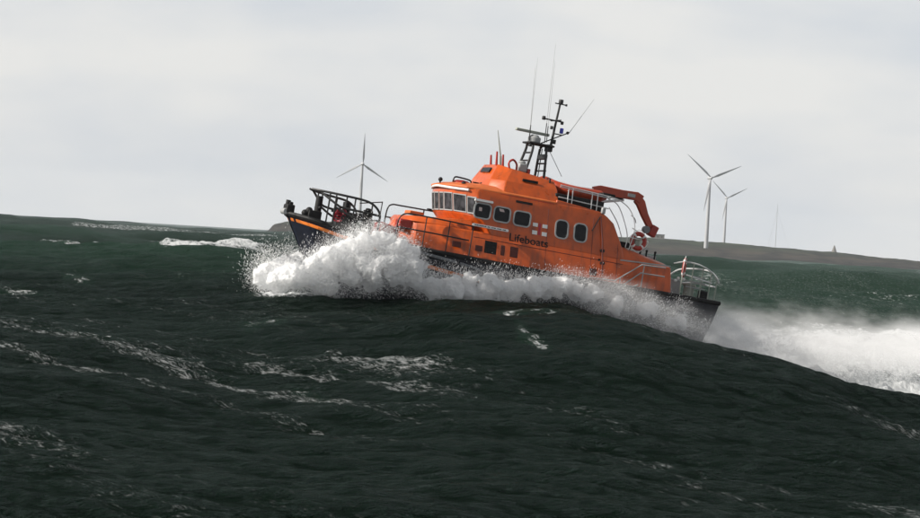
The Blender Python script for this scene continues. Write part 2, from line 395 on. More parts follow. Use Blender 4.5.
# flybridge top gear -----------------------------------------------
for s_, w_, v0, v1 in ((7.4, .6, 5.7, 6.2), (7.52, -.3, 5.7, 6.1), (7.6, .75, 5.68, 6.12)):
    MB().tube([l(s_, w_, v0), l(s_ - .06, w_, v1)], .05, 8, .035).build('lamp_post', M['red'], boat)
MB().tube(curve([l(7.78, 1.0, 5.62), l(7.72, 1.0, 5.85), l(7.86, 1.0, 5.98), l(8.02, 1.0, 5.85), l(8.05, 1.0, 5.62)]), .04).build('grab_hoop', M['red'], boat)
MB().tube([l(7.78, 0, 5.7), l(7.72, 0, 6.1)], .05).tube([l(7.72, 0, 6.1), l(7.45, 0, 7.02)], .035, 8, .012).build('whip_antenna', M['greygreen'], boat)
MB().box(l(8.38, .6, 5.78), (.34, .4, .32)).cyl(l(8.38, .6, 5.98), .14, .1).build('searchlight', M['lgrey'], boat, bevel=.05)
MB().box(l(8.62, .7, 5.68), (.12, .2, .2)).build('locker_box', M['red'], boat, bevel=.02)
for s0, s1 in ((8.62, 8.78), (9.42, 9.34)):
    mb = MB(); hw = .36
    mb.tube(curve([l(s0 - .05, hw + .12, 5.5), l(s1, hw, 6.5), l(s1, hw - .1, 6.74), l(s1, 0, 6.78), l(s1, -hw + .1, 6.74), l(s1, -hw, 6.5), l(s0 - .05, -hw - .12, 5.5)], 5), .052)
    for v in (5.85, 6.12, 6.42): 
        t = (v - 5.5) / 1.2; ww = hw + .12 * (1 - t); mb.tube([l(s0 + (s1 - s0) * t, -ww, v), l(s0 + (s1 - s0) * t, ww, v)], .032)
    mb.build('mast_frame', M['blackmetal'], boat)
MB().box(l(9.35, 0, 6.36), (.12, .8, .2)).build('mast_gearbox', M['blackmetal'], boat, bevel=.03)
MB().box(l(9.12, 0, 6.79), (1.02, .74, .07)).box(l(9.5, .1, 6.72), (.22, .3, .26)).box(l(8.75, .2, 6.72), (.16, .2, .14)).build('mast_platform', M['blackmetal'], boat, bevel=.02)
MB().cyl(l(8.92, 0, 6.93), .24, .22).cyl(l(8.92, 0, 7.07), .2, .1, r2=.13).build('radar_pedestal', M['lgrey'], boat, bevel=.04)
MB().box(l(8.8, 0, 7.2), (1.36, .16, .1), Euler((0, R(0), R(4)))).build('radar_scanner', M['greygreen'], boat, bevel=.02)
MB().tube([l(9.6, 0, 6.7), l(9.64, 0, 7.5), l(9.7, 0, 8.45)], .055, 8, .04).build('mast_pole', M['blackmetal'], boat)
MB().tube([l(9.15, 0, 7.78), l(9.9, 0, 7.78)], .028).tube([l(9.64, -.5, 7.79), l(9.64, .5, 7.79)], .025).build('mast_yard', M['blackmetal'], boat)
for q in ((9.5, 8.42), (9.6, 7.3)): MB().tube([l(q[0], 0, q[1]), l(9.95, 0, q[1])], .022).build('mast_yard', M['blackmetal'], boat)
for s_, v_, r_ in ((9.15, 7.8, .07), (9.9, 7.74, .06), (9.72, 8.5, .09), (9.52, 7.5, .06), (9.7, 7.0, .08), (9.95, 8.42, .04)):
    MB().cyl(l(s_, 0, v_), r_, r_ * 2, n=12).build('navigation_light', M['blackmetal'], boat, bevel=.015)
MB().cyl(l(9.93, 0, 7.45), .075, .2, n=12).build('beacon', M['blue'], boat, bevel=.02)
MB().tube([l(9.2, 0, 6.85), l(10.25, 0, 7.45)], .022).ball(l(10.18, 0, 7.42), .06).build('aerial_arm', M['blackmetal'], boat)
MB().tube([l(10.25, 0, 7.45), l(11.0, 0, 8.85)], .012, 6, .006).build('whip_antenna', M['lgrey'], boat)
for s0, w0, v0, s1, v1 in ((8.62, .3, 6.8, 8.4, 9.9), (8.85, -.3, 6.8, 8.6, 9.6), (9.3, .3, 6.9, 9.1, 9.9), (9.42, -.2, 6.9, 9.2, 10.6)):
    f = MB().tube([l(s0, w0, v0), l(s0 + (s1 - s0) * .2, w0, v0 + (v1 - v0) * .2)], .018).build('whip_antenna', M['blackmetal'], boat)
    MB().tube([l(s0 + (s1 - s0) * .2, w0, v0 + (v1 - v0) * .2), l(s1, w0, v1)], .009, 6, .004).build('whip_tip', M['lgrey'], f)
MB().tube([l(9.45, .2, 6.7), l(10.0, .6, 5.75)], .01).tube([l(9.45, -.4, 6.7), l(9.46, -.4, 5.5)], .02).build('mast_stay', M['black'], boat)
MB().tube([l(9.32, 1.24, 5.55), l(9.3, 1.3, 4.7)], .035).box(l(9.32, 1.25, 5.15), (.1, .08, .3)).build('aerial_mount', M['black'], boat)

# rails ------------------------------------------------------------
def rail(name, mat, paths, r=.03, sm=True):
    mb = MB()
    for p in paths: mb.tube(curve([l(*q) for q in p], 5) if (sm and len(p) > 2) else [l(*q) for q in p], r)
    return mb.build(name, mat, boat)
for sd in (1, -1):
    k = .4 if sd == 1 else 0
    rail('bow_rail', M['blackmetal'], [
        [(.78, sd * .12, 3.62), (1.05, sd * .5, 3.6), (1.7, sd * .95, 3.56), (2.5, sd * 1.2, 3.5), (2.85, sd * 1.3, 3.36), (3.05, sd * 1.35, 3.12), (3.08, sd * 1.35, 2.85)],
        [(1.0, sd * .4, 3.58), (1.5, sd * .9, 3.22), (1.75, sd * 1.0, 3.12), (2.4, sd * 1.25, 3.08), (3.06, sd * 1.35, 3.05)],
        [(1.5, sd * .9, 3.1), (2.2, sd * 1.2, 2.82), (3.06, sd * 1.35, 2.86)]], .042)
    for s_, w_, v0, v1 in ((1.3, .72, 2.3, 3.58), (1.5, .85, 2.3, 3.56), (1.85, 1.02, 3.1, 3.54), (2.15, 1.1, 2.25, 3.52), (2.75, 1.28, 2.2, 3.4), (3.08, 1.35, 2.15, 2.9)):
        MB().tube([l(s_, sd * w_, v0), l(s_, sd * w_, v1)], .03).build('rail_stanchion', M['blackmetal'], boat)
# starboard and port foredeck rails
rail('foredeck_rail', M['blackmetal'], [[(4.2, -1.5, 2.3), (4.22, -1.5, 3.0), (4.25, -1.5, 3.5), (4.4, -1.5, 3.68), (4.8, -1.5, 3.7), (6.3, -1.6, 3.72)], [(4.2, -1.5, 3.2), (4.8, -1.55, 3.2)],
                                        [(4.8, -1.5, 2.9), (4.8, -1.5, 3.2)], [(5.7, -1.6, 3.4), (5.7, -1.6, 3.7)]], .028)
MB().box(l(5.95, -1.5, 3.74), (.3, .2, .1)).build('rail_light', M['black'], boat)
rail('foredeck_rail', M['blackmetal'], [[(3.98, -1.45, 2.3), (4.0, -1.45, 3.72)], [(4.0, -1.45, 3.7), (3.1, -1.3, 3.5)], [(4.0, -1.45, 3.2), (3.1, -1.3, 3.1)]], .02)
rail('side_rail', M['blackmetal'], [[(3.42, 2.4, 2.2), (3.42, 2.42, 2.9), (3.5, 2.45, 3.16), (3.7, 2.5, 3.27), (4.1, 2.55, 3.28), (5.2, 2.6, 3.27), (6.2, 2.62, 3.24)], [(3.42, 2.42, 2.75), (4.6, 2.58, 2.74), (6.1, 2.62, 2.72)]], .026)
for s_ in (4.4, 5.3, 6.2): MB().tube([l(s_, 2.6, 2.1), l(s_, 2.6, 3.25)], .022).build('rail_stanchion', M['blackmetal'], boat)
# foredeck gear : bollards, windlass, stowed anchor, red coil
MB().tube([l(1.12, .1, 2.4), l(1.12, .1, 3.42)], .13, 14).tube([l(1.12, -.22, 3.0), l(1.12, .42, 3.0)], .05).build('samson_post', M['black'], boat, bevel=.01)
MB().box(l(.95, .25, 2.68), (.5, .4, .36)).ball(l(.75, .3, 2.82), .14).build('chain_stopper', M['black'], boat, bevel=.04)
MB().box(l(2.0, .4, 2.62), (.6, .5, .5)).cyl(l(2.0, .75, 2.72), .2, .25, 'Y').cyl(l(2.0, .05, 2.72), .2, .25, 'Y').build('windlass', M['blackmetal'], boat, bevel=.03)
mb = MB()
for i in range(3):
    c = Vector(l(1.72 + i * .05, .75, 2.78 + i * .1)); mb.tube([c + Vector((.16 * math.cos(a), .1 * math.sin(a * 2), .16 * math.sin(a))) for a in [k * math.pi / 8 for k in range(17)]], .04)
mb.build('rope_coil', M['crimson'], boat)
MB().tube([l(1.6, .2, 3.0), l(2.6, .6, 2.85)], .06).tube([l(2.5, .3, 2.72), l(2.5, .9, 2.95)], .07).tube([l(2.5, .3, 2.72), l(2.2, .2, 3.0)], .05).build('anchor', M['black'], boat)
MB().box(l(2.75, .9, 2.75), (.3, .35, .9)).cyl(l(2.75, .9, 3.22), .11, .1).build('ventilator', M['black'], boat, bevel=.05)
MB().box(l(2.25, -.2, 3.2), (.18, .3, .4)).tube([l(2.25, -.2, 2.4), l(2.25, -.2, 3.1)], .05).build('line_launcher', M['black'], boat, bevel=.03)
# rails beside the boat well (white, doubled)
for sd in (1, -1):
    mb = MB()
    for v0, v1 in ((5.3, 5.22), (4.92, 4.84), (5.36, 5.28)):
        mb.tube([l(9.58, sd * 1.72, v0), l(11.6, sd * 1.72, v1)], .021)
    for s_ in (9.95, 10.12, 10.9, 11.12): mb.tube([l(s_, sd * 1.74, 4.6), l(s_ - .03, sd * 1.72, 5.32)], .021)
    mb.build('well_rail', M['steel'], boat)
rail('aft_rail', M['steel'], [
    [(11.5, 1.72, 5.28), (12.0, 1.75, 5.2), (12.45, 1.8, 4.9), (12.7, 1.85, 4.3), (12.6, 1.85, 3.5)],
    [(11.5, 1.72, 5.2), (11.9, 1.75, 5.05), (12.2, 1.8, 4.6), (12.45, 1.85, 4.0), (12.45, 1.85, 3.55)],
    [(11.6, 1.72, 4.9), (12.0, 1.78, 4.4), (12.25, 1.82, 3.9)],
    [(11.5, -1.72, 5.28), (12.0, -1.75, 5.2), (12.5, -1.8, 4.9), (12.9, -1.85, 4.3), (13.1, -1.85, 3.5)],
    [(12.5, 1.8, 4.75), (12.9, 1.2, 4.7), (14.0, -1.2, 4.7)], [(12.6, 1.85, 4.3), (13.2, 1.0, 4.25), (13.9, -.6, 4.25)], [(12.6, 1.85, 3.95), (13.6, 1.2, 3.95)]], .019)
MB().box(l(11.6, 1.3, 5.35), (.5, .5, .1)).box(l(12.0, 1.3, 5.3), (.4, .4, .06)).build('equipment_shelf', M['black'], boat, bevel=.02)
MB().box(l(11.35, 1.85, 4.72), (.16, .14, .24)).build('deck_lamp', M['lgrey'], boat, bevel=.04)
# crane: horizontal jib folded down to a head block
mb = MB()
jib = [(11.45, 5.5, .13), (11.7, 5.56, .16), (12.6, 5.56, .15), (13.2, 5.58, .16), (13.4, 5.48, .17)]
def boxsweep(mb, pts, hw):
    rr = []
    for i, (s, v, h) in enumerate(pts):
        a = pts[max(0, i - 1)]; b = pts[min(len(pts) - 1, i + 1)]; d = Vector((b[0] - a[0], b[1] - a[1])).normalized(); n = Vector((-d.y, d.x))
        rr.append([l(s + n.x * h, .3 + hw, v + n.y * h), l(s + n.x * h, .3 - hw, v + n.y * h), l(s - n.x * h, .3 - hw, v - n.y * h), l(s - n.x * h, .3 + hw, v - n.y * h)])
    mb.rings(rr)
boxsweep(mb, jib, .12); mb.build('crane_jib', M['craneorange'], boat, bevel=.02)
mb = MB(); boxsweep(mb, [(13.25, 5.5, .17), (13.42, 5.35, .17), (13.65, 4.95, .13), (13.95, 4.55, .11)], .1); mb.build('crane_arm', M['craneorange'], boat, bevel=.02)
MB().box(l(14.08, .3, 4.42), (.3, .3, .42), Euler((0, R(-18), 0))).build('crane_head', M['red'], boat, bevel=.04)
MB().cyl(l(13.78, .36, 4.42), .14, .2, 'Y').build('crane_pulley', M['grey'], boat, bevel=.02)
MB().tube([l(11.6, .3, 3.6), l(11.6, .3, 5.45)], .16, 14).build('crane_post', M['craneorange'], boat)
MB().box(l(12.95, .44, 5.57), (.3, .03, .12)).build('crane_plate', M['lgrey'], boat)
MB().tube([l(11.7, .45, 5.1), l(12.7, .35, 5.35)], .05).build('crane_ram', M['steel'], boat)
# aft casing top: stubs, posts, capstan
for s_ in (12.9, 13.35, 13.6, 13.95): MB().tube([l(s_, 1.2, 3.2), l(s_, 1.2, 3.58)], .035).ball(l(s_, 1.2, 3.6), .05).build('vent_pipe', M['black'], boat)
MB().box(l(12.55, 1.3, 3.66), (.4, .5, .2)).build('equipment_box', M['black'], boat, bevel=.03)
MB().box(l(13.4, .2, 3.4), (1.5, 1.4, .16)).build('aft_hatch', M['lgrey'], boat, bevel=.04)
# stern deck: rails, gear
for sd in (1, -1):
    rail('stern_rail', M['steel'], [
        [(14.45, sd * 1.9, 3.3), (14.8, sd * 2.1, 3.42), (15.3, sd * 2.3, 3.40), (15.8, sd * 2.35, 3.22), (16.15, sd * 2.3, 2.95), (16.2, sd * 2.28, 2.85)],
        [(14.9, sd * 2.2, 2.95), (15.9, sd * 2.35, 2.8)]], .028)
    for s_, v1 in ((14.7, 3.46), (15.1, 3.42), (15.5, 3.34), (15.85, 3.18), (16.12, 2.95)): MB().tube([l(s_, sd * 2.28, 2.1), l(s_, sd * 2.28, v1)], .022).build('rail_stanchion', M['greygreen'], boat)
rail('stern_rail', M['steel'], [[(16.15, 2.28, 3.0), (16.2, 1.2, 3.3), (16.2, -1.2, 3.3), (16.15, -2.28, 3.0)], [(16.15, 2.2, 2.7), (16.2, 0, 2.8), (16.15, -2.2, 2.7)]], .03)
for q in ((15.45, 1.9, 2.55), (15.4, 1.95, 2.75), (15.35, 2.0, 2.95)): MB().box(l(*q), (.8, .08, .05)).build('stern_step', M['lgrey'], boat)
MB().box(l(14.75, 1.2, 2.45), (.5, .8, .6)).build('stern_locker', M['lgrey'], boat, bevel=.04)
MB().cyl(l(15.3, 1.7, 2.36), .2, .5).cyl(l(15.3, 1.7, 2.62), .26, .08).build('capstan', M['greygreen'], boat, bevel=.02)
MB().box(l(15.8, 1.9, 2.3), (.3, .3, .4)).build('mooring_bitt', M['black'], boat, bevel=.04)
for s_, w_, v_ in ((14.62, 2.15, 2.78), (14.82, 2.2, 2.78), (14.5, 2.2, 2.68)): MB().ball(l(s_, w_, v_), .06).build('deck_lamp', M['white'], boat)
# boarding rails on the port and starboard quarter
for sd in (1, -1):
    rail('boarding_rail', M['lgrey'], [[(10.9, sd * 2.72, 2.2), (11.9, sd * 2.72, 2.25), (12.9, sd * 2.6, 3.0), (13.9, sd * 2.5, 3.05)], [(11.0, sd * 2.74, 1.85), (11.9, sd * 2.74, 1.85), (12.9, sd * 2.62, 2.7), (13.9, sd * 2.52, 2.72)],
        [(11.7, sd * 2.78, 1.6), (12.8, sd * 2.74, 2.25)]], .024, sm=False)
    for q0, q1 in (((11.2, sd * 2.72, 1.6), (11.2, sd * 2.72, 2.2)), ((12.1, sd * 2.72, 1.7), (12.1, sd * 2.7, 2.4)), ((13.0, sd * 2.6, 2.1), (13.0, sd * 2.6, 3.0))): MB().tube([l(*q0), l(*q1)], .024).build('boarding_post', M['lgrey'], boat)
    p = hullpt(11.6, .12, sd); MB().box((p[0], p[1], p[2] + .02), (.2, .1, .1)).build('scupper', M['lgrey'], boat)

# inflatable boat carried in the well (a thing of its own) ----------
inf = empty('inflatable_boat'); inf.matrix_world = MW @ Matrix.Translation((-10.5, 0, 5.05))
tag(inf, 'red-orange inflatable boat stowed on the lifeboat roof between white rails', 'inflatable boat')
def mbuild(mb, name, mat, parent, **k): return mb.build(name, mat, parent, **k)
path = curve([(-1.0, .95, .22), (0, 1.0, .2), (.7, .7, .28), (.95, 0, .42), (.7, -.7, .28), (0, -1.0, .2), (-1.0, -.95, .22)], 6)
MB().tube(path, .22, 14).build('tube', M['craneorange'], inf)
for sd in (1, -1): MB().tube([(-1.0, sd * .95, .22), (-1.25, sd * .95, .22)], .22, 14, .08).build('tube_cone', M['red'], inf)
mb = MB(); mb.rings([[(-1, -.8, .02), (-1, .8, .02), (-1, .8, .1), (-1, -.8, .1)], [(.6, -.45, .08), (.6, .45, .08), (.6, .45, .16), (.6, -.45, .16)]]); mb.build('floor_board', M['grey'], inf)
mb = MB()
mb.rings([[(x, w, z) for x, w, z in ((-1.0, -.75, .3), (.75, -.55, .38), (.75, .55, .38), (-1.0, .75, .3))], [(x, w, z) for x, w, z in ((-.9, -.5, .42), (.55, -.35, .5), (.55, .35, .5), (-.9, .5, .42))]])
mb.build('boat_cover', M['craneorange'], inf, bevel=.04)
mb = MB(); mb.tube(curve([(-.7, .9, .45), (0, .95, .43), (.55, .68, .52)]), .012); mb.build('grab_line', M['white'], inf)
# lifebuoys
def lifebuoy(loc, R1, r1, rot, label, sc=1.):
    o = empty('lifebuoy'); o.matrix_world = MW @ Matrix.Translation(Vector(loc)) @ rot.to_matrix().to_4x4() @ Matrix.Scale(sc, 4)
    tag(o, label, 'lifebuoy', 'lifebuoys on the after rails')
    mb = MB(); n = 32; rings = []
    for i in range(n):
        a = 2 * math.pi * i / n; c = Vector((R1 * math.cos(a), 0, R1 * math.sin(a))); e = Vector((math.cos(a), 0, math.sin(a)))
        rings.append([c + e * r1 * math.cos(b) + Vector((0, r1 * .7 * math.sin(b), 0)) for b in [k * 2 * math.pi / 12 for k in range(12)]])
    rings.append(rings[0]); mb.rings(rings, cap=False); mb.build('ring', M['red'], o)
    for k in range(4):
        a0 = math.pi / 4 + k * math.pi / 2; mb = MB(); rr = []
        for i in range(5):
            a = a0 - .13 + i * .065; c = Vector((R1 * math.cos(a), 0, R1 * math.sin(a))); e = Vector((math.cos(a), 0, math.sin(a)))
            rr.append([c + e * (r1 + .008) * math.cos(b) + Vector((0, (r1 * .7 + .008) * math.sin(b), 0)) for b in [q * 2 * math.pi / 12 for q in range(12)]])
        mb.rings(rr); mb.build('reflective_band', M['white'], o)
    mb = MB(); mb.tube([((R1 + r1 + .03 * (1 + math.cos(4 * a))) * math.cos(a), 0, (R1 + r1 + .03 * (1 + math.cos(4 * a))) * math.sin(a)) for a in [k * math.pi / 24 for k in range(49)]], .01, 6)
    mb.build('grab_line', M['white'], o); return o
b1 = lifebuoy(l(13.05, 1.55, 3.88), .27, .085, Euler((0, 0, R(8))), 'red lifebuoy standing on the orange after casing below the crane')
MB().box((0, -.1, -.02), (.2, .1, .3)).box((.1, -.08, .1), (.1, .1, .1)).cyl((0, -.12, 0), .1, .12, 'Y').build('buoy_light', M['greygreen'], b1, bevel=.02)
lifebuoy(l(14.78, 2.15, 3.2), .3, .075, Euler((0, 0, R(62))), 'red and white lifebuoy turned edge-on, hung on the stern rail')

# ------------------------------------------------------------------ sea
cols_px = np.array([-1500, -400, 37, 160, 240, 300, 400, 480, 560, 620, 700, 800, 883, 1200, 2500.])
rowsD = np.array([12, 30, 45, 60, 72, 85, 97, 106, 115, 130, 150, 170, 200, 260, 330, 420.])
Z = np.array([
 [-.8,-.8,-.6,-.2,.4,.9,1.0,1.2,1.4,1.9,2.3,1.8,.8,1.2,.8,.5],
 [-.8,-.8,-.6,-.2,.5,1.0,1.2,1.3,1.5,2.0,2.6,2.0,.8,1.4,.8,.5],
 [-.8,-.8,-.6,-.2,.5,1.1,1.2,1.25,1.4,2.1,2.9,2.2,.6,1.8,.8,.6],
 [-.8,-.8,-.6,-.3,.4,1.0,1.2,1.4,1.7,2.6,3.35,2.8,.8,1.6,.8,.6],
 [-.8,-.8,-.6,-.3,.3,.9,1.4,1.7,2.0,2.8,3.5,3.4,1.5,1.6,.8,.6],
 [-.8,-.8,-.6,-.3,.4,1.1,1.7,1.9,2.1,2.6,3.0,3.0,1.5,1.4,.8,.6],
 [-.8,-.8,-.6,-.2,.6,1.5,2.0,2.0,1.9,1.8,1.8,1.6,1.0,1.0,.8,.6],
 [-.8,-.8,-.6,-.1,.8,1.9,2.4,2.2,1.8,1.5,1.2,1.0,1.0,1.0,.8,.6],
 [-.8,-.8,-.6,-.1,.8,1.95,2.6,2.2,1.8,1.4,1.2,1.0,1.0,1.0,.8,.6],
 [-.8,-.8,-.6,-.1,.8,2.0,2.4,1.7,1.4,1.2,1.1,1.0,1.0,1.1,.8,.6],
 [-.8,-.8,-.6,-.2,.6,1.75,1.8,1.0,1.0,1.0,1.0,1.1,1.2,1.3,1.0,.6],
 [-.8,-.8,-.6,-.3,.4,1.45,1.1,.4,.5,.8,1.0,1.1,1.2,1.5,1.1,.6],
 [-.8,-.8,-.7,-.4,.2,.95,.4,-.1,.1,.6,1.0,1.0,1.0,1.5,1.1,.6],
 [-.8,-.8,-.8,-.6,-.2,.2,-.2,-.5,-.1,.4,.8,.8,.8,1.2,.9,.5],
 [-.8,-.8,-.8,-.6,-.2,.2,-.2,-.5,-.1,.4,.8,.8,.8,1.2,.9,.5]])
def spline(xk, yk, x):
    """smooth (monotone-ish cubic Hermite) interpolation along the last axis"""
    m = np.zeros_like(yk); h = np.diff(xk); d = np.diff(yk, axis=-1) / h
    m[..., 1:-1] = np.where(d[..., 1:] * d[..., :-1] > 0, 2 * d[..., 1:] * d[..., :-1] / (d[..., 1:] + d[..., :-1] + 1e-12), 0)
    i = np.clip(np.searchsorted(xk, x) - 1, 0, len(xk) - 2); t = np.clip((x - xk[i]) / h[i], 0, 1)
    y0, y1, m0, m1 = yk[..., i], yk[..., i + 1], m[..., i], m[..., i + 1]
    return (2*t**3-3*t**2+1)*y0 + (t**3-2*t**2+t)*h[i]*m0 + (-2*t**3+3*t**2)*y1 + (t**3-t**2)*h[i]*m1
fine = np.linspace(-.175, .175, 1250); e = .175 + np.cumsum(.0006 * 1.085 ** np.arange(1, 60)); e = e[e < .85]
T = np.concatenate([-e[::-1], fine, e])
D = [12.]
while D[-1] < 9000:
    d = D[-1]; D.append(d + (5 * .1 if d < 40 else .125 if d < 62 else .105 if d < 112 else .16 if d < 135 else .22 if d < 175 else .4 if d < 260 else d * d * 5e-6 if d < 1200 else d * .02))
D = np.array(D)
def vnoise2(x, y, seed=0):
    xi = np.floor(x).astype(np.int64); yi = np.floor(y).astype(np.int64); fx = x - xi; fy = y - yi
    fx = fx * fx * (3 - 2 * fx); fy = fy * fy * (3 - 2 * fy)
    def h(a, b):
        q = (a * 374761393 + b * 668265263 + seed * 1442695041) & 0xffffffff
        q = ((q ^ (q >> 13)) * 1274126177) & 0xffffffff
        return ((q ^ (q >> 16)) & 0xffff) / 65535.
    return (h(xi, yi) * (1 - fx) + h(xi + 1, yi) * fx) * (1 - fy) + (h(xi, yi + 1) * (1 - fx) + h(xi + 1, yi + 1) * fx) * fy
def fbm(x, y, o=4, seed=0):
    s = 0; a = .5
    for i in range(o): s = s + a * vnoise2(x * 2 ** i + 17.3 * i, y * 2 ** i - 9.1 * i, seed + i); a *= .5
    return s / (1 - .5 ** o)
Zr = spline(rowsD, Z, D)                       # columns x D
colsT = (cols_px - 460) / 3067
def sstep(a, b, x): t = np.clip((x - a) / (b - a), 0, 1); return t * t * (3 - 2 * t)
WAVES = []
wr = np.random.default_rng(5)
for i in range(64):
    lam = 0.9 * (26 / 0.9) ** (i / 63); ang = wr.normal(0, .55) - .12; k = 2 * math.pi / lam
    amp = .0105 * lam ** .40 * wr.uniform(.6, 1.25) * (.85 if 1.6 < lam < 8 else 1.25 if lam >= 8 else .95); WAVES.append((k * math.sin(ang), -k * math.cos(ang), wr.uniform(0, 6.28), amp, lam))
WV2 = []
for i in range(34):
    lam = .34 * (1.0 / .34) ** (i / 33); ang = wr.normal(0, .7) - .1; k = 2 * math.pi / lam
    WV2.append((k * math.sin(ang), -k * math.cos(ang), wr.uniform(0, 6.28), .0056 * lam ** .7 * wr.uniform(.6, 1.3), lam))
SW = [(2 * math.pi / lam * math.sin(a), -2 * math.pi / lam * math.cos(a), ph, am) for lam, a, ph, am in ((88, .25, .4, 1.0), (61, -.3, 2.1, .9), (47, .5, 4.0, .7), (38, -.1, 1.1, .6), (120, 0, 2.7, .6), (29, .3, 5.1, .35), (24, -.5, 3.3, .3))]
def sea_base(x, y):
    """large swell only, for arrays"""
    t = x / y; zc = np.zeros_like(x)
    return zc
def wave_sum(x, y, dx):
    z = np.zeros_like(x)
    wx = x + 1.6 * (fbm(x * .08, y * .08, 2, 40) - .5); wy = y + 1.6 * (fbm(x * .08 + 9, y * .08, 2, 41) - .5)
    gust = .55 + .9 * fbm(x * .045, y * .045, 3, 50)
    for kx, ky, ph, a, lam in WAVES:
        fade = np.clip((lam / (dx * 3.2) - .6), 0, 1)
        if fade.max() <= 0: continue
        s = np.sin(kx * wx + ky * wy + ph)
        z += a * fade * (((s + 1) * .5) ** 1.9 * 2 - .8) * (gust if lam < 9 else 1)
    n_ = int(np.searchsorted(D, 128)); sl = (slice(100, -100), slice(0, n_)) if z.shape[0] > 400 else (slice(None), slice(0, n_))
    fx, fy, fg = wx[sl] + .5 * (fbm(x[sl] * .5, y[sl] * .5, 2, 60) - .5), wy[sl] + .5 * (fbm(x[sl] * .5 + 5, y[sl] * .5, 2, 61) - .5), .4 + 1.3 * fbm(x[sl] * .11, y[sl] * .06, 3, 62)
    for kx, ky, ph, a, lam in WV2: z[sl] += a * fg * (np.abs(np.sin((kx * fx + ky * fy) * .5 + ph)) * -2 + 1)
    return z
DD, TT = np.meshgrid(D, T)      # T x D
XX = TT * DD; YY = DD
base = spline(colsT, Zr.T.copy(), T).T         # T x D
far = sstep(230, 420, YY)
sw = sum(a * np.sin(kx * XX + ky * YY + ph) for kx, ky, ph, a in SW)
mid = sstep(130, 260, YY) * (1 - far)
big = base * (1 - far) + (base * .3 + sw + .3) * far
big = big * (1 - sstep(2300, 2800, YY)) + .1 * sstep(2300, 2800, YY)
ws = wave_sum(XX, YY, np.maximum(.17, YY * .0011))
calm = 1 - sstep(1500, 2600, YY)
# foam -------------------------------------------------------------
foam = np.zeros_like(XX)
def pxT(px): return (px - 460) / 3067
def crestfoam(px0, px1, D0, D1, wid, amp, seed):
    """whitecap along a crest from column px0 to px1, at distance D0..D1"""
    t = (TT - pxT(px0)) / (pxT(px1) - pxT(px0)); dd = D0 + (D1 - D0) * t + (fbm(XX * .22, t * 0 + seed, 3, seed) - .5) * wid * 1.1
    env = np.clip(sstep(-.02, .25, t) * (1 - sstep(.6, 1.04, t)), 0, 1) * (.6 + .8 * fbm(XX * .35, YY * .2, 3, seed + 3))
    front = (dd - YY) / wid
    prof = np.exp(-np.maximum(front, 0) ** 2 * 1.2) * np.exp(-np.maximum(-front, 0) ** 2 * 5)
    return amp * env * prof
crests = np.zeros_like(XX)
for a in ((140, 308, 149, 160, 6.5, 1.15, 1), (45, 125, 160, 154, 4, .62, 2), (50, 140, 300, 290, 12, .9, 3), (37, 75, 345, 330, 10, .8, 4), (50, 165, 262, 268, 9, .95, 5), (60, 100, 128, 124, 2.5, .4, 16),
          (175, 215, 118, 116, 1.5, .25, 17), (515, 565, 89, 82, 2.6, .5, 6), (640, 680, 90, 89, 1.0, .55, 7), (480, 580, 97.5, 98, 1.6, .5, 18), (770, 900, 330, 320, 14, .5, 8), (720, 800, 420, 430, 20, .5, 9), (240, 300, 97, 99, 2.0, .5, 10),
          (290, 350, 77, 74, 1.6, .35, 11), (60, 140, 90, 86, 2.2, .4, 12), (-60, 60, 120, 118, 3, .6, 13), (900, 990, 88, 84, 3, .3, 14), (350, 420, 520, 540, 20, .8, 19), (190, 280, 260, 262, 8, .35, 20)):
    crests += crestfoam(*a)
crests = np.where(YY > 200, np.minimum(crests, .58), np.minimum(crests, .8)); foam += crests
# random distant whitecaps
nz = fbm(XX * .03, YY * .014, 4, 70); foam += sstep(.64, .72, nz) * sstep(200, 300, YY) * .5 * (1 - sstep(2000, 2600, YY))
# surf line under the land
foam += sstep(2560, 2640, YY) * (1 - sstep(2760, 2900, YY)) * sstep(-.065, -.05, TT) * (.3 + .8 * fbm(XX * .01, YY * .004, 3, 77))
# wake: boat coordinates
A2 = Vector((A.x, A.y)).normalized(); P2 = Vector((P.x, P.y))
ss = (XX - O.x) * A2.x + (YY - O.y) * A2.y; wwv = (XX - O.x) * P2.x + (YY - O.y) * P2.y
wn = fbm(XX * .35, YY * .35, 4, 80)
half = 3.2 + np.clip(ss - 13, 0, 60) * .42
wk = (1 - sstep(half - 1.2, half + 1.0 + 2 * (wn - .5), np.abs(wwv + .12 * np.clip(ss - 13, 0, 60)))) * sstep(-2.2, .5, ss)
wk *= np.where(ss > 60, np.exp(-(ss - 60) / 40), 1)
# the spent white water lying behind the boat's track, spread away from the camera
back_ = sstep(-26 - 1.4 * np.clip(ss - 16, 0, 100), -6, wwv) * (1 - sstep(-3, 1, wwv)) * sstep(14, 20, ss + .25 * wwv) * (.35 + .75 * sstep(.3, .6, fbm(XX * .06, YY * .10, 4, 84)))
wk = wk * np.where(ss > 15, .5 + .75 * fbm(ss * .22, wwv * .8, 4, 86), 1); foam = np.maximum(foam, np.maximum(wk * 1.1, back_)); wk = np.maximum(wk, back_)
lump = (fbm(XX * .8, YY * .8, 4, 90) - .4) * .55 + (fbm(XX * 2.6, YY * 2.6, 3, 93) - .5) * .22
lump *= (YY < 400) * (1 + .9 * sstep(14, 18, ss))
zz = big + ws * calm + np.clip(foam, 0, 1) * lump * np.clip(wk * 1.5 + crests * sstep(115, 140, YY), 0, 1) + np.clip(crests, 0, 1.2) * .22 * sstep(115, 140, YY)
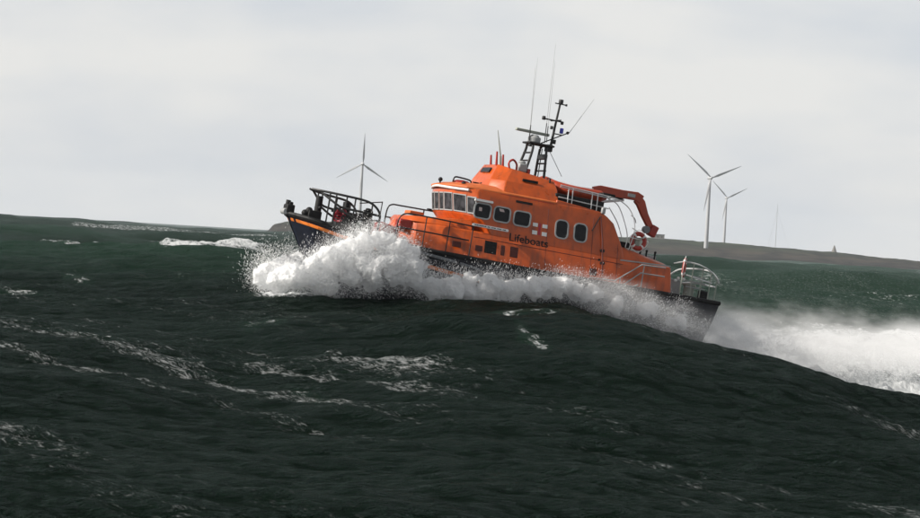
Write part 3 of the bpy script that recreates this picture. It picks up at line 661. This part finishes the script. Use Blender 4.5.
# drifting streaks of spindrift, as bands of small broken foam (slanting down to the right; left foreground specks also paint in sun glitter)
st1 = (XX * .79 + YY * .61); st2 = (XX * .61 - YY * .79); thin = sstep(.42, .66, fbm(st1 * 1.3, st2 * .07, 3, 108))
sn = fbm(st1 * .30, st2 * .03, 4, 100)
streak = sstep(.5, .68, sn) * (1 - .6 * sstep(150, 220, YY)) * (1 - sstep(500, 900, YY)) * (.35 + .65 * sstep(.4, .6, fbm(XX * .06, YY * .06, 2, 104)))
lf = np.exp(-((YY - (87 - (TT - pxT(120)) * 95)) / 11.) ** 2) * (1 - sstep(pxT(330), pxT(520), TT))
lf2 = np.exp(-((YY - (80 - (TT - pxT(400)) * 150)) / 5.) ** 2) * (1 - sstep(pxT(640), pxT(900), TT)) * sstep(pxT(300), pxT(430), TT) * .7
streak = np.clip(.32 * sstep(pxT(640), pxT(780), TT) * sstep(150, 190, YY) * (1 - sstep(420, 700, YY)) * (.3 + fbm(XX * .09, YY * .05, 3, 130)) + streak * .62 * thin + lf * (.32 + .6 * sstep(.36, .6, sn)) * (.3 + .7 * thin) + lf2 * (.1 + .45 * sstep(.38, .62, sn)) * thin, 0, 1)
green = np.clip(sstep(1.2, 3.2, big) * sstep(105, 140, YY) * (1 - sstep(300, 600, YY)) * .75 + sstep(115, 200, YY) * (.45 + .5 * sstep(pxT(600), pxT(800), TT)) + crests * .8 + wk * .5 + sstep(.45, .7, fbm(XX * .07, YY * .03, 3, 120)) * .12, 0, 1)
nT, nD = XX.shape
V = np.stack([XX, YY, zz], -1).reshape(-1, 3)
idx = np.arange(nT * nD).reshape(nT, nD)
Fc = np.stack([idx[:-1, :-1], idx[1:, :-1], idx[1:, 1:], idx[:-1, 1:]], -1).reshape(-1, 4)

# sea material
m, nt, ns, L = newmat('sea_water')
out = N(nt, 'ShaderNodeOutputMaterial'); fbn = N(nt, 'ShaderNodeBsdfPrincipled'); mixs = N(nt, 'ShaderNodeMixShader')
dif = N(nt, 'ShaderNodeBsdfDiffuse'); glo = N(nt, 'ShaderNodeBsdfGlossy'); frs = N(nt, 'ShaderNodeFresnel'); frs.inputs['IOR'].default_value = 1.33; wmx = N(nt, 'ShaderNodeMixShader')
fm1 = N(nt, 'ShaderNodeMath', operation='MULTIPLY'); fm1.inputs[1].default_value = .85; fm0 = N(nt, 'ShaderNodeMath', operation='POWER'); fm0.inputs[1].default_value = 1.9; L.new(frs.outputs[0], fm0.inputs[0]); L.new(fm0.outputs[0], fm1.inputs[0])
fm2 = N(nt, 'ShaderNodeMath', operation='MINIMUM'); fm2.inputs[1].default_value = .6; L.new(fm1.outputs[0], fm2.inputs[0])
L.new(fm2.outputs[0], wmx.inputs[0]); L.new(dif.outputs[0], wmx.inputs[1]); L.new(glo.outputs[0], wmx.inputs[2]); glo.inputs['Color'].default_value = (.86, 1, .95, 1)
L.new(wmx.outputs[0], mixs.inputs[1]); L.new(fbn.outputs[0], mixs.inputs[2]); L.new(mixs.outputs[0], out.inputs[0])
def attr(n):
    a = N(nt, 'ShaderNodeAttribute'); a.attribute_name = n; return a.outputs['Fac']
def math_(op, a, b=None, clamp=False):
    n = N(nt, 'ShaderNodeMath', operation=op, use_clamp=clamp)
    for i, v in enumerate((a, b)):
        if v is None: continue
        if isinstance(v, (int, float)): n.inputs[i].default_value = v
        else: L.new(v, n.inputs[i])
    return n.outputs[0]
def mrange(v, a, b, c=0., d=1., smooth=True):
    n = N(nt, 'ShaderNodeMapRange'); n.interpolation_type = 'SMOOTHSTEP' if smooth else 'LINEAR'
    L.new(v, n.inputs[0]); n.inputs[1].default_value = a; n.inputs[2].default_value = b; n.inputs[3].default_value = c; n.inputs[4].default_value = d; return n.outputs[0]
tc = N(nt, 'ShaderNodeTexCoord')
def noise(scale, detail, sc=(1, 1, 1), rot=0., dist=0., rough=.55):
    mp = N(nt, 'ShaderNodeMapping', vector_type='TEXTURE'); mp.inputs['Scale'].default_value = [1 / q for q in sc]; mp.inputs['Rotation'].default_value = (0, 0, rot)
    L.new(tc.outputs['Object'], mp.inputs[0])
    n = N(nt, 'ShaderNodeTexNoise'); n.inputs['Scale'].default_value = scale; n.inputs['Detail'].default_value = detail; n.inputs['Distortion'].default_value = dist; n.inputs['Roughness'].default_value = rough
    L.new(mp.outputs[0], n.inputs['Vector']); return n.outputs[0]
FO = attr('foam'); STK = attr('streak'); GR = attr('green')
n_f = noise(1.1, 9, (1, .8, 1), .2, .6, .68)
n_f = math_('ADD', n_f, math_('MULTIPLY', math_('SUBTRACT', noise(3.4, 6, (1.4, .6, 1), R(20), .8, .7), .5), .8))
n_s = noise(5.5, 6, (1.5, .45, 1), R(37), .3, .78)
fa = math_('MULTIPLY', mrange(math_('ADD', FO, math_('MULTIPLY', math_('SUBTRACT', n_f, .5), 1.7)), .40, .92), mrange(FO, .02, .18))
fb_ = math_('MULTIPLY', mrange(math_('ADD', math_('MULTIPLY', STK, .25), n_s), .60, .86), .5)
fb_ = math_('MULTIPLY', fb_, mrange(STK, .02, .3))
Ff = math_('MAXIMUM', fa, fb_); L.new(Ff, mixs.inputs[0])
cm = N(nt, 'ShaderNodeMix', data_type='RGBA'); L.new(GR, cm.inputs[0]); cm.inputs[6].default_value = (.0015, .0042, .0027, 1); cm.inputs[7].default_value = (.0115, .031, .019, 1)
L.new(cm.outputs[2], dif.inputs['Color']); glo.inputs['Roughness'].default_value = .2; 
n1 = noise(1.3, 4, (.8, 1.7, 1), R(12), .3); n2 = noise(5.5, 5, (.7, 1.6, 1), R(-8), .5, .6)
rdg = math_('ABSOLUTE', math_('SUBTRACT', noise(2.6, 4, (.7, 1.3, 1), R(6), .6, .6), .5))
h = math_('ADD', math_('ADD', math_('MULTIPLY', n1, .30), math_('MULTIPLY', n2, .26)), math_('MULTIPLY', rdg, -.46))
bp = N(nt, 'ShaderNodeBump'); bp.inputs['Strength'].default_value = 1; bp.inputs['Distance'].default_value = 1.; L.new(h, bp.inputs['Height']); [L.new(bp.outputs[0], q.inputs['Normal']) for q in (dif, glo, frs)]
fbn.inputs['Roughness'].default_value = .8; fbn.inputs['Specular IOR Level'].default_value = .2
fc = N(nt, 'ShaderNodeMix', data_type='RGBA'); L.new(n_f, fc.inputs[0]); fc.inputs[6].default_value = (.30, .33, .34, 1); fc.inputs[7].default_value = (.66, .67, .68, 1); L.new(fc.outputs[2], fbn.inputs['Base Color'])
bp2 = N(nt, 'ShaderNodeBump'); bp2.inputs['Strength'].default_value = .8; bp2.inputs['Distance'].default_value = .25; L.new(n_f, bp2.inputs['Height']); L.new(bp2.outputs[0], fbn.inputs['Normal'])
sea = npmesh('sea', V, Fc, m); tag(sea, kind='structure')
for nm, arr in (('foam', np.clip(foam, 0, 1.3)), ('streak', streak), ('green', green)):
    a = sea.data.attributes.new(nm, 'FLOAT', 'POINT'); a.data.foreach_set('value', arr.astype(np.float32).ravel())

# ------------------------------------------------------------------ land
m, nt, ns, L = newmat('headland_ground')
out = N(nt, 'ShaderNodeOutputMaterial'); b = N(nt, 'ShaderNodeBsdfPrincipled'); L.new(b.outputs[0], out.inputs[0]); b.inputs['Roughness'].default_value = .9; b.inputs['Specular IOR Level'].default_value = .1
tc = N(nt, 'ShaderNodeTexCoord'); sp = N(nt, 'ShaderNodeSeparateXYZ'); L.new(tc.outputs['Object'], sp.inputs[0])
n1 = noise(.012, 6, (1, .3, 3)); n2 = noise(.03, 7, (1, .22, 6), 0, .5, .7)
z_ = math_('ADD', sp.outputs[2], math_('MULTIPLY', math_('SUBTRACT', n1, .5), 14))
cr_ = N(nt, 'ShaderNodeValToRGB'); L.new(mrange(z_, 0, 22, 0, 1, False), cr_.inputs[0])
el = cr_.color_ramp.elements; el[0].position = .08; el[0].color = (.010, .009, .008, 1); el[1].position = .95; el[1].color = (.012, .018, .008, 1)
e_ = el.new(.35); e_.color = (.018, .014, .010, 1); e_ = el.new(.6); e_.color = (.010, .014, .007, 1)
mm = N(nt, 'ShaderNodeMix', data_type='RGBA', blend_type='MULTIPLY'); mm.inputs[0].default_value = 1; L.new(cr_.outputs[0], mm.inputs[6]); L.new(mrange(n2, .38, .62, .15, 2.4), mm.inputs[7]); L.new(mm.outputs[2], b.inputs['Base Color'])
tx = np.concatenate([np.linspace(-.066, .16, 360), np.linspace(.161, .5, 90)]); dy = np.concatenate([np.linspace(2880, 3900, 60), np.linspace(3950, 6200, 24)])
Y2, T2 = np.meshgrid(dy, tx); X2 = T2 * Y2
ridge = np.interp(T2 * 3067 + 460, [255, 266, 272, 290, 330, 420, 560, 620, 650, 700, 770, 833, 883, 960, 1200, 2000], [-3, 0, 9, 15, 17, 18, 18, 19, 20.5, 19, 17.5, 16, 11.5, 9, 8, 10])
ramp = sstep(2900, 3560, Y2 + 160 * (fbm(X2 * .006, Y2 * .004, 3, 5) - .5)); crown = 1 - .35 * sstep(3700, 6000, Y2)
z2 = -1.5 + (ridge + 1.5) * ramp ** .8 * crown + (fbm(X2 * .012, Y2 * .01, 5, 7) - .5) * 5 * ramp + (fbm(X2 * .06, Y2 * .05, 3, 9) - .5) * 2.2 * ramp
z2 = np.where(T2 < -.0655, -1.5, z2)
idx = np.arange(z2.size).reshape(z2.shape)
land = npmesh('headland', np.stack([X2, Y2, z2], -1).reshape(-1, 3), np.stack([idx[:-1, :-1], idx[1:, :-1], idx[1:, 1:], idx[:-1, 1:]], -1).reshape(-1, 4), m)
tag(land, kind='structure')
def land_z(x, y):
    i = np.abs(tx - x / y).argmin(); return float(np.interp(y, dy, z2[i]))
# hut and marker on the ridge
def hut(x, y, w, h, label, cat, name, cone=False):
    o = empty(name, (x, y, land_z(x, y) - .5)); tag(o, label, cat)
    if cone:
        MB().cyl((0, 0, h / 2), w, h, r2=w * .25, n=9).build('stone_pile', M['concrete'], o, smooth=0); MB().box((0, 0, h), (w * .4, w * .4, h * .3)).build('cap_stone', M['concrete'], o)
    else:
        f = MB().box((0, 0, h / 2), (w, 8, h)).build('wall', M['concrete'], o); MB().box((0, 0, h + .3), (w + 1, 9, .6)).build('roof', M['grey'], o)
        for k in (-.3, 0, .3): MB().box((k * w, -4.02, h * .55), (w * .1, .1, h * .3)).build('window', M['black'], o)
hut(pxT(656) * 3500, 3500, 15, 5.5, 'low flat-roofed building on the headland ridge behind the crane', 'building', 'low_building')
hut(pxT(833) * 3560, 3560, 3.4, 7, 'small dark cairn on the skyline of the headland', 'cairn', 'cairn', True)

# ------------------------------------------------------------------ wind turbines
def turbine(px, hub_px_y, Dd, angs, yaw, blade, label):
    x = ((px - 460) * math.cos(phi) - (259 - hub_px_y) * math.sin(phi)) / 3067 * Dd; hor = 240 + (px - 460) * math.tan(phi)
    hz = H + (hor - hub_px_y) * Dd / 3067 * 1.0
    gz = land_z(x, Dd) - 1
    o = empty('wind_turbine', (x, Dd, gz)); tag(o, label, 'wind turbine', 'wind turbines on the headland')
    ht = hz - gz; tw = MB().tube([(0, 0, k * ht / 6) for k in range(7)], 2.35, 20, 1.35).build('tower', M['cream'], o)
    rz = Euler((0, 0, R(yaw)))
    mb = MB(); rr = []
    for yy, rad in ((-3.2, 1.2), (-2.4, 1.7), (1, 1.85), (4, 1.8), (5.8, 1.2)): rr.append([Vector((rad * math.copysign(abs(math.cos(a)) ** .6, math.cos(a)), yy, ht + rad * math.copysign(abs(math.sin(a)) ** .6, math.sin(a)))) for a in [k * math.pi / 8 for k in range(16)]])
    mb.rings(rr); na = mb.build('nacelle', M['cream'], o); na.rotation_euler = rz
    hb_ = MB().ball((0, -4.2, ht), 1.7, (1, 1.2, 1)).build('hub', M['cream'], o); hb_.rotation_euler = rz
    for an in angs:
        mb = MB(); rr = []
        for k in range(15):
            t = k / 14; rad = .8 + t * (blade - .8); ch = np.interp(t, [0, .06, .2, .6, 1], [1.5, 1.6, 3.0, 1.7, .35]); thk = np.interp(t, [0, .1, .3, 1], [1.4, 1.0, .55, .1]); tw_ = R(np.interp(t, [0, .2, 1], [40, 28, 4]))
            ring = []
            for q in range(10):
                a = q * 2 * math.pi / 10; u_ = math.cos(a) * ch / 2 + ch * .15; v_ = math.sin(a) * thk / 2
                ring.append(Vector((u_ * math.cos(tw_) - v_ * math.sin(tw_), u_ * math.sin(tw_) + v_ * math.cos(tw_) , rad)))
            rr.append(ring)
        mb.rings(rr); bl = mb.build('blade', M['cream'], o); bl.rotation_euler = (rz.to_matrix() @ Euler((0, R(an), 0)).to_matrix()).to_euler()
        bl.location = rz.to_matrix() @ Vector((0, -4.2, 0)) + Vector((0, 0, ht))
    return o
# blade angle: clockwise from straight up, as seen from the boat
turbine(362.5, 164, 3578, (0.5, 122, 239), 8, 35.5, 'lone wind turbine rising behind the bow rail of the lifeboat')
turbine(710, 178, 3250, (-50, 66, 190), 14, 36, 'nearer and taller of the two turbines behind the stern')
turbine(726.5, 198, 4700, (-45, 62, 190), 12, 35.5, 'smaller farther turbine just right of the taller one')
mx_ = pxT(774) * 3600; mo = empty('weather_mast', (mx_, 3600, land_z(mx_, 3600) - .5)); tag(mo, 'very thin grey mast on the headland right of the turbines', 'mast')
MB().tube([(0, 0, 0), (0, 0, 52)], .35, 8, .2).build('pole', M['cream'], mo)
mb = MB()
for a in (0, 120, 240): mb.tube([(0, 0, 45), (16 * math.cos(R(a)), 16 * math.sin(R(a)), 0)], .07, 5)
mb.build('guy_wire', M['cream'], mo)

# ------------------------------------------------------------------ spray
def froth():
    m, nt, ns, L = newmat('white_froth'); out = N(nt, 'ShaderNodeOutputMaterial'); a = N(nt, 'ShaderNodeBsdfDiffuse'); b = N(nt, 'ShaderNodeBsdfTranslucent'); x = N(nt, 'ShaderNodeMixShader')
    for q in (a, b): q.inputs[0].default_value = (.96, .965, .97, 1)
    x.inputs[0].default_value = .55; L.new(a.outputs[0], x.inputs[1]); L.new(b.outputs[0], x.inputs[2]); L.new(x.outputs[0], out.inputs[0])
    tc = N(nt, 'ShaderNodeTexCoord'); n = N(nt, 'ShaderNodeTexNoise'); n.inputs['Scale'].default_value = 9; n.inputs['Detail'].default_value = 6; L.new(tc.outputs['Object'], n.inputs['Vector'])
    bp = N(nt, 'ShaderNodeBump'); bp.inputs['Strength'].default_value = .7; bp.inputs['Distance'].default_value = .08; L.new(n.outputs[0], bp.inputs['Height']); L.new(bp.outputs[0], a.inputs['Normal'])
    return m
M['froth'] = froth()
def spray_volume(name, blobs, lo, hi, res, dens, nscale, namp, thr, soft, albedo=(.992, .993, .995), label='', seed=0., core=.5, stretch=(1, 1, 1)):
    """fog volume evaluated on a grid by geometry nodes, in the boat frame: ellipsoidal plumes broken up by turbulence"""
    me = bpy.data.meshes.new(name); o = bpy.data.objects.new(name, me); COL.objects.link(o); o.matrix_world = MW
    vm, vt, vn, VL = newmat(name + '_mist')
    vo = N(vt, 'ShaderNodeOutputMaterial'); pv = N(vt, 'ShaderNodeVolumePrincipled'); pv.inputs['Color'].default_value = (*albedo, 1)
    pv.inputs['Density'].default_value = dens; pv.inputs['Anisotropy'].default_value = .2
    VL.new(pv.outputs[0], vo.inputs['Volume'])
    g = bpy.data.node_groups.new(name, 'GeometryNodeTree'); g.interface.new_socket('Geometry', in_out='INPUT', socket_type='NodeSocketGeometry'); g.interface.new_socket('Geometry', in_out='OUTPUT', socket_type='NodeSocketGeometry')
    gi = g.nodes.new('NodeGroupInput'); go = g.nodes.new('NodeGroupOutput'); vc = g.nodes.new('GeometryNodeVolumeCube'); pos = g.nodes.new('GeometryNodeInputPosition')
    lk = g.links
    vc.inputs['Min'].default_value = lo; vc.inputs['Max'].default_value = hi
    for k, r_ in zip('XYZ', res): vc.inputs['Resolution ' + k].default_value = r_
    # warp
    nz1 = g.nodes.new('ShaderNodeTexNoise'); nz1.inputs['Scale'].default_value = nscale * .5; nz1.inputs['Detail'].default_value = 2
    lk.new(pos.outputs[0], nz1.inputs['Vector'])
    s1 = g.nodes.new('ShaderNodeVectorMath'); s1.operation = 'SUBTRACT'; lk.new(nz1.outputs['Color'], s1.inputs[0]); s1.inputs[1].default_value = (.5, .5, .5)
    s2 = g.nodes.new('ShaderNodeVectorMath'); s2.operation = 'SCALE'; lk.new(s1.outputs[0], s2.inputs[0]); s2.inputs['Scale'].default_value = 1.1
    wp = g.nodes.new('ShaderNodeVectorMath'); wp.operation = 'ADD'; lk.new(pos.outputs[0], wp.inputs[0]); lk.new(s2.outputs[0], wp.inputs[1])
    acc = None
    for (s, w, v, rs, rw, rv, wt) in blobs:
        a = g.nodes.new('ShaderNodeVectorMath'); a.operation = 'SUBTRACT'; lk.new(wp.outputs[0], a.inputs[0]); a.inputs[1].default_value = (-s, w, v)
        b_ = g.nodes.new('ShaderNodeVectorMath'); b_.operation = 'DIVIDE'; lk.new(a.outputs[0], b_.inputs[0]); b_.inputs[1].default_value = (rs, rw, rv)
        c = g.nodes.new('ShaderNodeVectorMath'); c.operation = 'LENGTH'; lk.new(b_.outputs[0], c.inputs[0])
        d = g.nodes.new('ShaderNodeMapRange'); d.interpolation_type = 'SMOOTHERSTEP'; lk.new(c.outputs['Value'], d.inputs[0])
        d.inputs[1].default_value = 0; d.inputs[2].default_value = 1.45; d.inputs[3].default_value = wt; d.inputs[4].default_value = 0
        if acc is None: acc = d.outputs[0]
        else:
            mx = g.nodes.new('ShaderNodeMath'); mx.operation = 'SMOOTH_MAX'; lk.new(acc, mx.inputs[0]); lk.new(d.outputs[0], mx.inputs[1]); mx.inputs[2].default_value = .15; acc = mx.outputs[0]
    nz2 = g.nodes.new('ShaderNodeTexNoise'); nz2.inputs['Scale'].default_value = nscale; nz2.inputs['Detail'].default_value = 6; nz2.inputs['Roughness'].default_value = .62; nz2.inputs['Distortion'].default_value = .4
    of = g.nodes.new('ShaderNodeVectorMath'); of.operation = 'ADD'; lk.new(pos.outputs[0], of.inputs[0]); of.inputs[1].default_value = (seed, seed, seed); st_ = g.nodes.new('ShaderNodeVectorMath'); st_.operation = 'MULTIPLY'; lk.new(of.outputs[0], st_.inputs[0]); st_.inputs[1].default_value = stretch; of = st_; lk.new(of.outputs[0], nz2.inputs['Vector'])
    def gm(op, a, b):
        n = g.nodes.new('ShaderNodeMath'); n.operation = op
        for i, q in enumerate((a, b)):
            if isinstance(q, (int, float)): n.inputs[i].default_value = q
            else: lk.new(q, n.inputs[i])
        return n.outputs[0]
    nz3 = g.nodes.new('ShaderNodeTexNoise'); nz3.inputs['Scale'].default_value = nscale * 4.5; nz3.inputs['Detail'].default_value = 4; nz3.inputs['Roughness'].default_value = .7; lk.new(of.outputs[0], nz3.inputs['Vector'])
    q = gm('ADD', gm('ADD', acc, gm('MULTIPLY', gm('SUBTRACT', nz2.outputs[0], .5), namp)), gm('MULTIPLY', gm('SUBTRACT', nz3.outputs[0], .5), namp * .5))
    mr = g.nodes.new('ShaderNodeMapRange'); mr.interpolation_type = 'SMOOTHSTEP'; lk.new(q, mr.inputs[0]); mr.inputs[1].default_value = thr; mr.inputs[2].default_value = thr + soft
    dd = gm('MULTIPLY', mr.outputs[0], gm('GREATER_THAN', acc, .02))
    lk.new(dd, vc.inputs['Density'])
    sm = g.nodes.new('GeometryNodeSetMaterial'); sm.inputs['Material'].default_value = vm
    lk.new(vc.outputs[0], sm.inputs[0])
    v2m = g.nodes.new('GeometryNodeVolumeToMesh'); lk.new(vc.outputs[0], v2m.inputs['Volume']); v2m.inputs['Threshold'].default_value = core
    ssm = g.nodes.new('GeometryNodeSetShadeSmooth'); lk.new(v2m.outputs[0], ssm.inputs[0])
    sm2 = g.nodes.new('GeometryNodeSetMaterial'); sm2.inputs['Material'].default_value = M['froth']; lk.new(ssm.outputs[0], sm2.inputs[0])
    jn = g.nodes.new('GeometryNodeJoinGeometry'); lk.new(sm.outputs[0], jn.inputs[0]); (lk.new(sm2.outputs[0], jn.inputs[0]) if core else None); lk.new(jn.outputs[0], go.inputs[0])
    md = o.modifiers.new('spray', 'NODES'); md.node_group = g; me.materials.append(vm)
    tag(o, label, 'spray', kind='stuff'); return o
# plumes given in boat coordinates: (s, w, v, radius s, radius w, radius v, weight)
BL = []
def pb(s, w, v, r, wt=1., fw_=1., fv=1.): BL.append((s, w, v, r, r * fw_, r * fv, wt))
for q in ((-.95, 3.2, .0, .4), (-.6, 3.2, .2, .55), (-.15, 3.2, .35, .65), (.35, 3.2, .62, .7), (.9, 3.3, .95, .75), (1.45, 3.3, 1.3, .75), (1.75, 3.3, 1.75, .6), (2.15, 3.4, 2.0, .6), (2.5, 3.4, 2.3, .42), (2.3, 3.5, 1.2, .9),
          (3.0, 3.4, 2.0, .55), (3.5, 3.5, 1.75, .55), (3.9, 3.6, 1.35, .55), (.9, 3.2, .35, .7), (1.7, 3.3, .6, .7), (3.9, 3.6, .9, .5), (3.1, 3.5, 1.4, .7), (4.4, 3.6, .9, .45), (2.6, 3.4, .62, .45), (3.4, 3.5, .72, .42), (2.4, 3.4, .85, .55), (3.2, 3.5, 1.0, .5), (3.9, 3.6, .85, .45)): pb(*q)
for s_, v_, r_ in ((4.7, .75, .62), (5.4, .85, .66), (6.2, .95, .66), (6.9, 1.02, .66), (7.7, 1.15, .64), (8.6, 1.32, .58), (9.4, 1.52, .58), (10.0, 1.58, .52), (10.8, 1.42, .5), (11.8, 1.25, .45), (13.0, 1.2, .42), (14.2, 1.15, .42)): pb(s_, 3.45, v_ + (.12 if s_ > 10.5 else .05), r_ * (1.35 if s_ > 10.5 else 1), 1. if s_ < 10.5 else .7, 1.1)
for q in ((-.3, -.2, .3, .7), (.6, -1.5, .5, .9), (2, -2.6, .8, 1.0), (3.5, -3.2, .8, .9)): pb(*q)
spray_volume('bow_spray', BL, (-16, -5, -1.5), (2.4, 5.6, 3.6), (400, 200, 120), 2.6, 1.9, 1.4, .42, .34, label='dense white burst of spray thrown up along the port bow')
ML = [(9.8, 3.8, 1.7, 2.0, 1.2, .9, .8), (11.6, 3.8, 1.5, 2.4, 1.6, 1.0, 1.3), (14, 3.8, 1.1, 2.6, 1.6, 1.0, 1.1), (16, 3.6, .8, 2.2, 1.8, .9, 1.2), (30, -8.5, 2.6, 9, 4, 1.6, .5), (22, -8, 1.8, 6, 4, 1.5, .5), (16.6, 3.0, 1.1, 2.2, 2, 1.0, 1.), (18, 1.0, 1.2, 2.2, 3, 1.2, 1.), (21, 1.0, 1.2, 3, 4, 1.25, 1.), (24, 0, 1.5, 3.2, 5, 1.3, 1.), (28, -1, 2.0, 4, 6, 1.5, 1.), (33, -2, 2.8, 5, 7, 1.8, 1.),
      (17.5, 1.0, 1.5, 3, 4, 1.7, .55), (22, -1, 1.8, 4, 6, 1.6, .55), (2.0, 3.6, 1.8, 2.2, 1.3, 1.5, .7), (6.0, 3.7, 1.2, 2.8, 1.2, .8, .7), (18, 6, .4, 4, 2, .8, .8)]
spray_volume('wake_mist', ML, (-40, -14, -2.5), (1.5, 9, 5.5), (300, 140, 70), .36, 1.6, 1.2, .34, .6, label='thin white mist blowing off the wake behind the stern', core=0, stretch=(.35, .8, 1.5))
# thrown drops, as real small flecks
def drops(name, n, size, label, src, spread, mat, mind=0):
    pts = []
    wts = np.array([b[3] * b[5] for b in src]); wts /= wts.sum(); ch = rng.choice(len(src), n, p=wts)
    B_ = np.array(src)[ch]; u = rng.normal(size=(n, 3)); u /= np.linalg.norm(u, axis=1)[:, None]; rad = rng.uniform(.55, 1, n) + np.abs(rng.normal(0, spread, n))
    loc = np.stack([-B_[:, 0], B_[:, 1], B_[:, 2]], 1) + u * rad[:, None] * B_[:, 3:6]
    loc[:, 2] += .12 * rng.random(n)
    # streak direction: outward and aft
    sz = size * rng.uniform(.4, 1.3, n) ** 1.5
    tet = np.array([(1, 1, 1), (1, -1, -1), (-1, 1, -1), (-1, -1, 1)]) * .6
    ang = rng.uniform(0, 6.28, n); c, s = np.cos(ang), np.sin(ang)
    dr = u * np.array([1, .6, 1]) + np.array([-.5, 0, .55]) + rng.normal(0, .25, (n, 3)); dr /= np.linalg.norm(dr, axis=1)[:, None]
    base = tet[None] * sz[:, None, None]; base = base + (base @ dr[:, :, None]) * dr[:, None, :] * (rng.uniform(.5, 5, n) ** 1.2)[:, None, None]; c, s = np.ones(n), np.zeros(n); bx = base[..., 0] * c[:, None] - base[..., 1] * s[:, None]; by = base[..., 0] * s[:, None] + base[..., 1] * c[:, None]
    Vv = np.stack([bx, by, base[..., 2]], -1) + loc[:, None, :]
    k = np.arange(n)[:, None, None] * 4; F_ = (np.array([(0, 1, 2), (0, 3, 1), (0, 2, 3), (1, 3, 2)])[None] + k).reshape(-1, 3)
    o = npmesh(name, Vv.reshape(-1, 3), F_, mat, False); o.matrix_world = MW; tag(o, label, 'spray', kind='stuff'); return o
WL = [(13, 3.2, 1.1, 2, .6, .5, 1), (16.5, 2.4, .9, 1.6, 1.2, .6, 1), (19, 2.5, .7, 2.4, 3, .5, 1), (22, 1, .8, 3, 4, .5, 1), (26, 0, 1.0, 3.5, 5, .6, 1), (31, -2, 1.5, 4, 6, .7, 1)]
M['drop'] = M['froth']
drops('spray_drops', 110000, .0062, 'fine white drops flying round the burst of spray', BL, .35, M['drop'])

drops('wake_drops', 40000, .008, 'low white flecks of water thrown up in the wake behind the stern', WL, .25, M['drop'])
# ------------------------------------------------------------------ haze (even air over the whole scene)
hz = MB().box((0, 4700, 68), (16000, 10200, 150)); m, nt, ns, L = newmat('sea_haze')
vo = N(nt, 'ShaderNodeOutputMaterial'); pv = N(nt, 'ShaderNodeVolumePrincipled'); pv.inputs['Color'].default_value = (.90, .95, 1, 1); pv.inputs['Density'].default_value = .00004; pv.inputs['Anisotropy'].default_value = 0.
L.new(pv.outputs[0], vo.inputs['Volume'])
ho = hz.build('haze', m, smooth=0); tag(ho, 'pale salt haze filling the air over the sea', 'haze', kind='stuff')

# ------------------------------------------------------------------ light
W = bpy.data.worlds.new('World'); S.world = W; W.use_nodes = True; nt = W.node_tree; nt.nodes.clear(); L = nt.links
out = N(nt, 'ShaderNodeOutputWorld'); bg = N(nt, 'ShaderNodeBackground'); L.new(bg.outputs[0], out.inputs[0]); bg.inputs[1].default_value = .1
sky = N(nt, 'ShaderNodeTexSky'); sky.sky_type = 'NISHITA'; sky.sun_disc = False; sky.sun_elevation = R(34); sky.sun_rotation = R(-106); sky.air_density = 1; sky.dust_density = 2
tc = N(nt, 'ShaderNodeTexCoord')
mp = N(nt, 'ShaderNodeMapping'); mp.inputs['Scale'].default_value = (1, 1, 3.2); L.new(tc.outputs['Generated'], mp.inputs[0])
n1 = N(nt, 'ShaderNodeTexNoise'); n1.inputs['Scale'].default_value = 9; n1.inputs['Detail'].default_value = 5; n1.inputs['Roughness'].default_value = .5; L.new(mp.outputs[0], n1.inputs['Vector'])
cl = N(nt, 'ShaderNodeValToRGB'); L.new(n1.outputs[0], cl.inputs[0])
el = cl.color_ramp.elements; el[0].position = .35; el[0].color = (.60, .63, .675, 1); el[1].position = .64; el[1].color = (.75, .745, .735, 1)
sc = N(nt, 'ShaderNodeVectorMath', operation='SCALE'); L.new(cl.outputs[0], sc.inputs[0]); sc.inputs['Scale'].default_value = 7.8
sx = N(nt, 'ShaderNodeSeparateXYZ'); L.new(tc.outputs['Generated'], sx.inputs[0])
ov = N(nt, 'ShaderNodeMapRange'); ov.interpolation_type = 'SMOOTHSTEP'; L.new(sx.outputs[2], ov.inputs[0])
ov.inputs[1].default_value = .09; ov.inputs[2].default_value = .45; ov.inputs[3].default_value = 1; ov.inputs[4].default_value = .45
sc2 = N(nt, 'ShaderNodeVectorMath', operation='SCALE'); L.new(sc.outputs[0], sc2.inputs[0]); L.new(ov.outputs[0], sc2.inputs['Scale']); sc = sc2
mx = N(nt, 'ShaderNodeMix', data_type='RGBA'); mx.inputs[0].default_value = .92; L.new(sky.outputs[0], mx.inputs[6]); L.new(sc.outputs[0], mx.inputs[7]); L.new(mx.outputs[2], bg.inputs[0])
sun = bpy.data.lights.new('sun', 'SUN'); sun.energy = 5; sun.angle = R(4); sun.color = (1, .94, .86)
so = bpy.data.objects.new('sun', sun); COL.objects.link(so); d = Vector((-.95, -.27, .0)).normalized() * math.cos(R(34)) + Vector((0, 0, math.sin(R(34))))
so.rotation_euler = (-d).to_track_quat('-Z', 'Y').to_euler(); so.location = (-40, 60, 60)

S.render.engine = 'CYCLES'; S.cycles.volume_bounces = 12; S.cycles.max_bounces = 14; S.cycles.volume_step_rate = 1.
S.view_settings.view_transform = 'Standard'; S.view_settings.look = 'None'; S.view_settings.exposure = .5; S.view_settings.gamma = 1
S.render.resolution_x = 1024; S.render.resolution_y = 577
